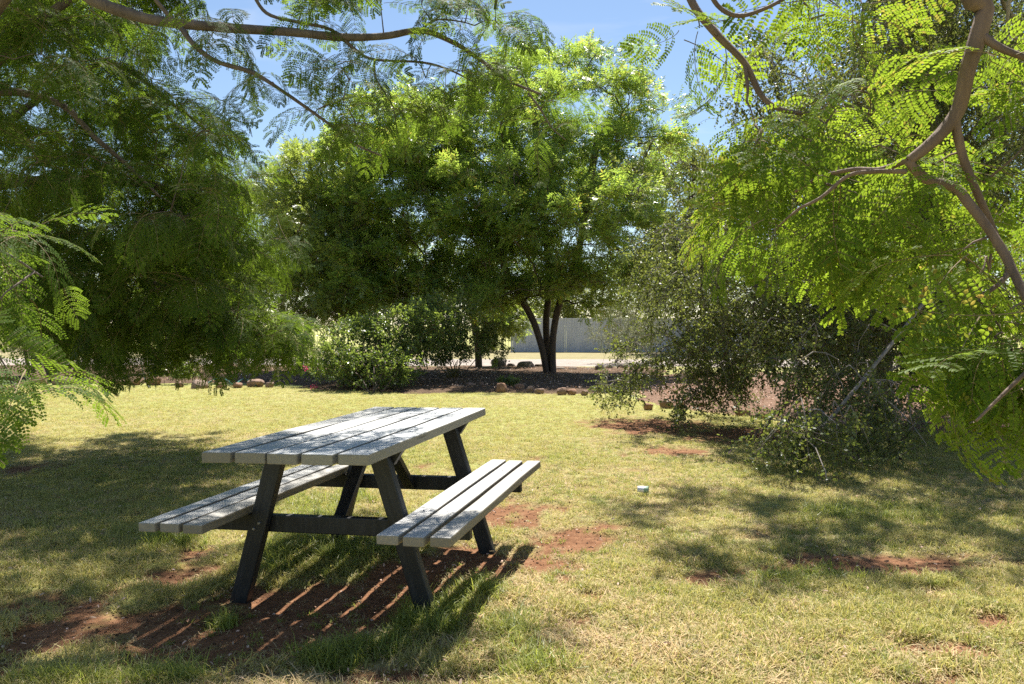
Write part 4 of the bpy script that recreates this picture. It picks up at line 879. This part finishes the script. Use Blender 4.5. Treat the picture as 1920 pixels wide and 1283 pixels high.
rocks([(934, 676, 34, 30), (958, 685, 17, 13), (984, 682, 38, 23), (1012, 685, 22, 15), (1048, 692, 26, 12), (1074, 692, 24, 11), (1107, 692, 18, 9), (1125, 688, 26, 19), (1142, 688, 18, 14), (1166, 686, 26, 16)],
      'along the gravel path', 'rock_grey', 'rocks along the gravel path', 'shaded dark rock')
rocks([(1215, 762, 22, 14), (1249, 756, 30, 20), (1275, 757, 22, 16), (1316, 758, 24, 14), (1392, 772, 34, 16), (1425, 778, 26, 14)], 'under the weeping tree', 'rock', 'rocks under the weeping tree', 'orange brown rock')

# ------------------------------------------------------------------ fences
def fence_mat():
    m, nt, b = mat('grey_sheet_steel'); n = nnoise(nt, nmap(nt, 'Object', (1, 1, .2)), 3, 5); nt.links.new(nramp(nt, n, [(0.3, (0.40, 0.42, 0.47)), (0.7, (0.50, 0.52, 0.58))]), b.inputs['Base Color']); b.inputs['Roughness'].default_value = 0.6; return m
M['fence'] = fence_mat()
def tan_mat(name, c, ro=0.6):
    m, nt, b = mat(name); n = nnoise(nt, nmap(nt, 'Object'), 8, 5); nt.links.new(nramp(nt, n, [(0.3, [x*.8 for x in c]), (0.7, c)]), b.inputs['Base Color']); b.inputs['Roughness'].default_value = ro; return m
M['tan'] = tan_mat('tan_paint', (0.5, 0.43, 0.3)); M['timber'] = tan_mat('raw_timber_stake', (0.42, 0.33, 0.25), .85); M['hose'] = tan_mat('green_hose', (0.02, 0.12, 0.09), .4)
M['galv'] = tan_mat('grey_metal', (0.3, 0.3, 0.32), .5); M['blackplastic'] = tan_mat('black_plastic', (0.02, 0.02, 0.02), .4); M['white'] = tan_mat('white_plastic', (0.78, 0.78, 0.8), .35); M['greenplastic'] = tan_mat('green_print', (0.25, 0.36, 0.26), .4)
def steel_fence():
    T = empty('steel_fence', (0, 37, 0)); tag(T, 'long pale grey ribbed steel fence beyond the gravel path', 'fence'); Ht = 1.56; W = 2.36
    def panel():
        mb = MB(); k = int(W/0.03); vs_ = []; prof = (0, 0, 0.022, 0.022)
        for i in range(k+1):
            x = i*W/k; y = prof[i % 4]
            vs_ += [(x, -y, 0.04), (x, -y, Ht-0.04)]
        mb.add(vs_, [(2*i, 2*i+2, 2*i+3, 2*i+1) for i in range(k)]); n = len(vs_)
        mb.add([(v[0], 0.006, v[2]) for v in (vs_[0], vs_[2*k], vs_[2*k+1], vs_[1])], [(3, 2, 1, 0)]); return mb.mesh('panel')
    pm = panel(); pm.materials.append(M['fence']); po = box_mesh('post', 0.07, 0.03, Ht+0.02, 0.004); po.materials.append(M['fence']); ra = box_mesh('rail', 2.36, 0.05, 0.045, 0.004); ra.materials.append(M['fence'])
    for i in range(7):
        x = -0.02 + i*2.44
        for nm, me, loc in (('panel', pm, (x+.04, 0, 0)), ('rail', ra, (x+.04+1.18, 0, Ht-.02)), ('rail', ra, (x+.04+1.18, 0, .04)), ('post', po, (x, 0, Ht/2+.01))):
            o = bpy.data.objects.new(nm, me); C.objects.link(o); o.parent = T; o.location = loc
steel_fence()
def tube_fence():
    T = empty('tubular_fence', (-12, 33, 0)); tag(T, 'tan tubular picket fence in the distance on the left', 'fence')
    for i in range(8):
        mb = MB(); x0 = -12 + i*3.0
        for k in range(24): mb.tube([(x0+0.06+k*0.122, 0, 0.08), (x0+0.06+k*0.122, 0, 1.25)], 0.011, 4)
        o = link('picket', mb.mesh('picket'), None, [M['tan']]); o.parent = T; o['kind'] = 'stuff'
        po = box_mesh('post', 0.06, 0.06, 1.4, 0.004); po.materials.append(M['tan']); p = bpy.data.objects.new('post', po); C.objects.link(p); p.parent = T; p.location = (x0, 0, .7)
        for z in (.18, 1.15):
            ra = box_mesh('rail', 2.9, 0.035, 0.04, 0.003); ra.materials.append(M['tan']); r2 = bpy.data.objects.new('rail', ra); C.objects.link(r2); r2.parent = T; r2.location = (x0+1.5, 0.03, z)
tube_fence()

# ------------------------------------------------------------------ small things
def stake(px0, py0, px1, py1, w, m, label, name, cat):
    d = G(px0, py0).y; a = P(px0, py0, d); b_ = P(px1, py1, d); dv = b_-a; me = box_mesh(name, w, w, dv.length+0.1, w*0.12)
    for v in me.vertices:
        if v.co.z < 0: v.co.x *= 0.45; v.co.y *= 0.45
        v.co.x += 0.05*w*mnoise.noise(v.co*3)
    me.materials.append(m); o = link(name, me); o.location = (a+b_)/2 - dv.normalized()*0.05; o.rotation_euler = dv.to_track_quat('Z', 'Y').to_euler(); tag(o, label, cat)
stake(276, 722, 270, 648, 0.055, M['timber'], 'pale square timber stake among the left rocks', 'timber_stake', 'stake')
stake(282, 716, 278, 662, 0.03, M['galv'], 'thin grey metal stake right of the timber stake', 'metal_stake', 'stake')
stake(386, 712, 382, 676, 0.02, M['timber'], 'thin cane stake standing by the rounded brown rock', 'cane_stake', 'stake')
stake(523, 722, 520, 640, 0.05, M['timber'], 'timber stake at the right end of the left rocks', 'timber_stake', 'stake')
def tubeobj(name, pts, r_, m, label, cat, n=6):
    mb = MB(); mb.tube(smoothpath(pts, 5), r_, n); o = link(name, mb.mesh(name, True), None, [m]); tag(o, label, cat); return o
gd = 17.0
tubeobj('watering_pipe', [P(264, 668, gd), P(266, 690, gd), P(272, 712, gd), P(280, 727, gd-.3)], 0.012, M['galv'], 'pale thin watering pipe curving down beside the timber stake', 'pipe')
def low(px, py, z=0.08): g = G(px, py); g.z = z; return g
tubeobj('garden_hose', [low(390, 723, .05), low(402, 721, .10), low(416, 720, .12), low(430, 723, .08), low(440, 727, .05), low(450, 723, .10), low(460, 721, .12), low(470, 724, .06), low(480, 726, .04)], 0.018, M['hose'], 'green garden hose lying over the left rocks', 'hose', 8)
def sprinkler():
    g = G(463, 722); T = empty('sprinkler', tuple(g)); tag(T, 'small black sprinkler standing behind the left rocks', 'sprinkler')
    mb = MB(); mb.tube([(0, 0, -.05), (0, 0, .14)], 0.012, 8); a = link('riser', mb.mesh('riser'), None, [M['blackplastic']]); a.parent = T
    mb = MB(); mb.tube([(0, 0, .14), (0, 0, .15), (0, 0, .19), (0, 0, .2)], [.015, .03, .03, .012], 10); a = link('nozzle', mb.mesh('nozzle'), None, [M['blackplastic']]); a.parent = T
    mb = MB(); mb.tube([(0.0, 0, .2), (.03, 0, .23), (.075, 0, .22)], 0.008, 6); a = link('arm', mb.mesh('arm'), None, [M['blackplastic']]); a.parent = T
sprinkler()
def leaning_stump():
    d = 21.0; a = P(432, 690, d); a.z = -.05; T = empty('leaning_palm', (a.x, a.y, 0)); tag(T, 'leaning brown fibrous trunk topped by grey blue fronds', 'palm')
    mb = MB(); pts = smoothpath([a, P(424, 665, d), P(412, 645, d)], 5); mb.tube(pts, [0.14+0.02*math.sin(i*2.1) for i in range(len(pts))], 12); link('trunk', mb.mesh('trunk', True), T, [M['rock']])
    q_ = random.Random(4); mb = MB(); top = P(412, 645, d)
    for k in range(60):
        az = q_.uniform(0, 6.28); el = q_.uniform(0.2, 1.5); p = top.copy(); e = el; w = .012; vs_ = []
        for i in range(5):
            s = Vector((-math.sin(az), math.cos(az), 0))*w*(1-.9*i/4); vs_ += [p-s, p+s]; p = p+Vector((math.cos(az)*math.cos(e), math.sin(az)*math.cos(e), math.sin(e)))*.16; e -= .25
        mb.add(vs_, [(2*i, 2*i+1, 2*i+3, 2*i+2) for i in range(4)])
    o = link('crown', mb.mesh('crown'), T, [M['gum']]); o['kind'] = 'stuff'
leaning_stump()
def cup():
    g = G(1205, 928); T = empty('discarded_cup', (g.x, g.y, 0.012)); tag(T, 'small crumpled white and green cup lying on the lawn', 'cup'); T.rotation_euler = (0, 0, R(-15))
    def ring(mb, xs, m):
        n = 16; vs_ = []; k = len(xs)
        for x, r_ in xs:
            for j in range(n):
                a = 2*math.pi*j/n; rr = r_*(1+.10*math.sin(2*a+x*30)); vs_.append((x*.85, rr*math.cos(a)*.85, .03+rr*math.sin(a)*.75))
        mb.add(vs_, [(i*n+j, i*n+(j+1) % n, (i+1)*n+(j+1) % n, (i+1)*n+j) for i in range(k-1) for j in range(n)], m)
    mb = MB(); ring(mb, [(-.045, .001), (-.045, .026), (-.04, .028), (.0, .031), (.012, .0318)], 0); o = link('cup_wall', mb.mesh('cup_wall', True), None, [M['white']]); o.parent = T
    mb = MB(); ring(mb, [(.012, .0319), (.03, .034), (.047, .036), (.05, .038), (.05, .034), (.03, .031)], 0); o = link('printed_band', mb.mesh('printed_band', True), None, [M['greenplastic']]); o.parent = T
cup()
# ------------------------------------------------------------------ grass, long grass and litter
def tuft(name, rs_, n, rad, h0, h1, w, flop=0.8, flat=0.0):
    mb = MB()
    for k in range(n):
        a = rs_.uniform(0, 6.28); r_ = rad*rs_.random()**.5; p = Vector((r_*math.cos(a), r_*math.sin(a), -0.004)); az = rs_.uniform(0, 6.28); L_ = rs_.uniform(h0, h1)
        e = rs_.uniform(0.35, 1.5)*(1-flat); ww = w*rs_.uniform(.7, 1.3); vs_ = []; sdir = Vector((-math.sin(az), math.cos(az), rs_.uniform(-.3, .3)))
        for i in range(3):
            vs_ += [p-sdir*ww*(1-.35*i), p+sdir*ww*(1-.35*i)]; p = p+Vector((math.cos(az)*math.cos(e), math.sin(az)*math.cos(e), math.sin(e)))*L_/3; e -= rs_.uniform(.1, flop)
            if p.z < 0.002: p.z = 0.002
        vs_.append(p); mb.add(vs_, [(0, 1, 3, 2), (2, 3, 5, 4), (4, 5, 6)])
    return mb.mesh(name)
rs = random.Random(31)
GT = [proto(tuft('grass_tuft_%d' % i, rs, 22, 0.055, 0.022, 0.058, 0.0021, 0.7), [M['grass']]) for i in range(5)]
GD = [proto(tuft('dry_tuft_%d' % i, rs, 22, 0.06, 0.022, 0.06, 0.0019, 0.9, 0.5), [M['drygrass']]) for i in range(3)]
GL = [proto(tuft('long_tuft_%d' % i, rs, 26, 0.045, 0.06, 0.15, 0.0028, 0.7), [M['longgrass']]) for i in range(4)]
GM = [proto(tuft('mid_tuft_%d' % i, rs, 26, 0.045, 0.03, 0.075, 0.0025, 0.7), [M['longgrass']]) for i in range(3)]
def lawn_points(n, dmin, dmax, seed, pw=1.3):
    r_ = np.random.default_rng(seed); out = []
    # density falls with distance: choose d by inverse power, x across the view plus a margin
    u = r_.random(n); d = (dmin**(2-pw) + u*(dmax**(2-pw)-dmin**(2-pw)))**(1/(2-pw)); x = r_.uniform(-.72, .72, n)*d + r_.uniform(-.4, .4, n); return x, d
def in_bed(x, y):
    edge = 17.0 - np.clip((x+5)/4, 0, 1)*1.6 ; return (y > edge) | ((x > 2.0) & (y > 13.8-1.15*(x-2.0)))
def lawn_grass():
    x, y = lawn_points(105000, 2.45, 17.2, 1, 1.25); s = soil_amount(x, y); dr = dry_amount(x, y); r_ = np.random.default_rng(2)
    keep = (r_.random(len(x)) > s*1.25) & (r_.random(len(x)) > .5*np.clip(5.5-y, 0, 2.5)/2.5*(fbm(x, y, .2, 63) < .5)) & ~in_bed(x, y); x, y, s, dr = x[keep], y[keep], s[keep], dr[keep]; n = len(x)
    dryq = r_.random(n) < (0.22+0.62*dr); idx = np.where(dryq, 5+r_.integers(0, 3, n), r_.integers(0, 5, n))
    z = height(x, y); rot = np.stack([r_.normal(0, .12, n), r_.normal(0, .12, n), r_.uniform(0, 6.28, n)], -1)
    scl = r_.uniform(.7, 1.3, n)*(0.95-0.02*np.clip(y-4, 0, 14)+.3*np.clip(5.5-y, 0, 2.5)/2.5)*(1-.35*s)*(.7+.6*fbm(x, y, .35, 61))
    o = scatter('grass', GT+GD, np.stack([x, y, z], -1), rot, scl, idx); tag(o, 'short dry yellow green grass covering the lawn', 'grass', kind='stuff')
    # lush longer grass in clumps: under the table, round its legs and here and there in the foreground
    pts = []
    for px, py, rx, ry, k in [(600, 990, 80, 45, 260), (640, 1030, 90, 40, 220), (560, 940, 60, 25, 70), (660, 930, 40, 16, 60), (800, 1165, 60, 28, 130), (850, 1140, 60, 30, 60), (700, 1215, 60, 18, 60), (600, 1235, 50, 14, 60), (520, 1040, 40, 40, 110), (330, 1010, 60, 18, 60),
                              (740, 1020, 50, 25, 70), (300, 1265, 90, 18, 90), (130, 1275, 130, 18, 110), (420, 1160, 30, 14, 20), (900, 1110, 40, 22, 60), (960, 1180, 70, 40, 80), (1000, 1250, 90, 30, 50), (1500, 1080, 120, 20, 60), (1560, 960, 60, 16, 60), (1700, 960, 100, 20, 60)]:
        for _ in range(k): pts.append(G(px+random.gauss(0, .5)*rx, py+random.gauss(0, .5)*ry))
    p = np.array([tuple(v) for v in pts]); n = len(p); p[:, 2] = height(p[:, 0], p[:, 1])
    o = scatter('long_grass', GL+GM, p, np.stack([r_.normal(0, .15, n), r_.normal(0, .15, n), r_.uniform(0, 6.28, n)], -1), r_.uniform(.55, 1.05, n), r_.integers(0, 7, n)); tag(o, 'longer lush green grass under and around the picnic table', 'grass', kind='stuff')
    # greener blades mixed through the near lawn
    x, y = lawn_points(13000, 2.45, 9, 8, 1.4); s = soil_amount(x, y); g = fbm(x, y, .9, 55); keep = (r_.random(len(x)) > s*1.1) & (g > .47) & ~in_bed(x, y); x, y = x[keep], y[keep]; n = len(x)
    o = scatter('green_grass', GM, np.stack([x, y, height(x, y)], -1), np.stack([r_.normal(0, .15, n), r_.normal(0, .15, n), r_.uniform(0, 6.28, n)], -1), r_.uniform(.45, .85, n)); tag(o, 'fresh green grass blades mixed through the near lawn', 'grass', kind='stuff')
lawn_grass()
def litter():
    mbs = []
    for i in range(4):
        mb = MB(); leaf_poly(mb, (-.02, 0, .004), Vector((1, 0, random.uniform(0, .2))), Vector((random.uniform(-.3, .3), random.uniform(-.3, .3), 1)), random.uniform(.03, .05), random.uniform(.01, .02), 0, 6, random.uniform(.1, .35)); mbs.append(mb.mesh('dead_leaf_%d' % i))
    LT = [proto(mbs[i], [M['litter'] if i < 2 else M['pale_litter']]) for i in range(4)]
    r_ = np.random.default_rng(9)
    x, y = lawn_points(5200, 2.5, 13, 12, 1.2); keep = ~in_bed(x, y); x, y = x[keep], y[keep]; n = len(x)
    o = scatter('fallen_leaves', LT, np.stack([x, y, height(x, y)+.014], -1), np.stack([r_.normal(0, .3, n), r_.normal(0, .3, n), r_.uniform(0, 6.28, n)], -1), r_.uniform(.25, .8, n)**1.2); tag(o, 'scattered dry fallen leaves on the lawn', 'leaves', kind='stuff')
    x = r_.uniform(1.8, 11, 15000); y = r_.uniform(7.5, 19, 15000); keep = in_bed(x, y) & (y < 13+x*.8); x, y = x[keep], y[keep]; n = len(x)
    o = scatter('leaf_litter', LT, np.stack([x, y, np.full(n, .065)+r_.uniform(-.01, .02, n)], -1), np.stack([r_.normal(0, .3, n), r_.normal(0, .3, n), r_.uniform(0, 6.28, n)], -1), r_.uniform(.7, 1.5, n)); tag(o, 'thick dry leaf litter under the weeping tree', 'leaves', kind='stuff')
    x = r_.uniform(-8, 4.5, 6000); y = r_.uniform(15.2, 23, 6000); keep = in_bed(x, y); x, y = x[keep], y[keep]; n = len(x)
    o = scatter('bed_litter', LT, np.stack([x, y, np.full(n, .09)], -1), np.stack([r_.normal(0, .3, n), r_.normal(0, .3, n), r_.uniform(0, 6.28, n)], -1), r_.uniform(.8, 1.6, n)); tag(o, 'dry leaves scattered over the dark mulch bed', 'leaves', kind='stuff')
litter()
def crumbs():
    pr = []
    for i in range(3):
        bm = bmesh.new(); bmesh.ops.create_icosphere(bm, subdivisions=1, radius=1)
        for v in bm.verts: v.co = v.co*(1+.45*mnoise.noise(v.co*1.7+Vector((i*5, 0, 0)))); v.co.z *= .6
        me = bpy.data.meshes.new('soil_crumb_%d' % i); bm.to_mesh(me); bm.free(); pr.append(proto(me, [M['crumb'] if i < 2 else M['pale_litter']]))
    x, y = lawn_points(26000, 2.45, 9, 33, 1.5); s_ = soil_amount(x, y); r_ = np.random.default_rng(4); keep = (s_ > .35) & ~in_bed(x, y); x, y = x[keep], y[keep]; n = len(x)
    o = scatter('soil_crumbs', pr, np.stack([x, y, height(x, y)+.001], -1), r_.uniform(0, 6.28, (n, 3))*np.array([.1, .1, 1]), .002+.007*r_.random(n)**3, np.where(r_.random(n) < .06, 2, r_.integers(0, 2, n))); tag(o, 'loose crumbs of red soil on the bare patches', 'soil', kind='stuff')
    # thin straggling tufts and stalks on the bare soil
    x, y = lawn_points(9000, 2.45, 8, 34, 1.5); s_ = soil_amount(x, y); keep = (s_ > .25) & (fbm(x, y, .3, 77) > .5) & ~in_bed(x, y) & (r_.random(len(x)) < .5); x, y = x[keep], y[keep]; n = len(x)
    o = scatter('dry_stalks', GD+GM, np.stack([x, y, height(x, y)], -1), np.stack([r_.normal(0, .2, n), r_.normal(0, .2, n), r_.uniform(0, 6.28, n)], -1), r_.uniform(.4, .9, n), np.where(r_.random(n) < .75, r_.integers(0, 3, n), 3+r_.integers(0, 3, n))); tag(o, 'straggling dry grass stalks on the bare soil', 'grass', kind='stuff')
M['crumb'] = soil_material('soil_crumb', [(0.3, (0.13, 0.066, 0.038)), (0.7, (0.30, 0.17, 0.10))], 40, 200)
crumbs()
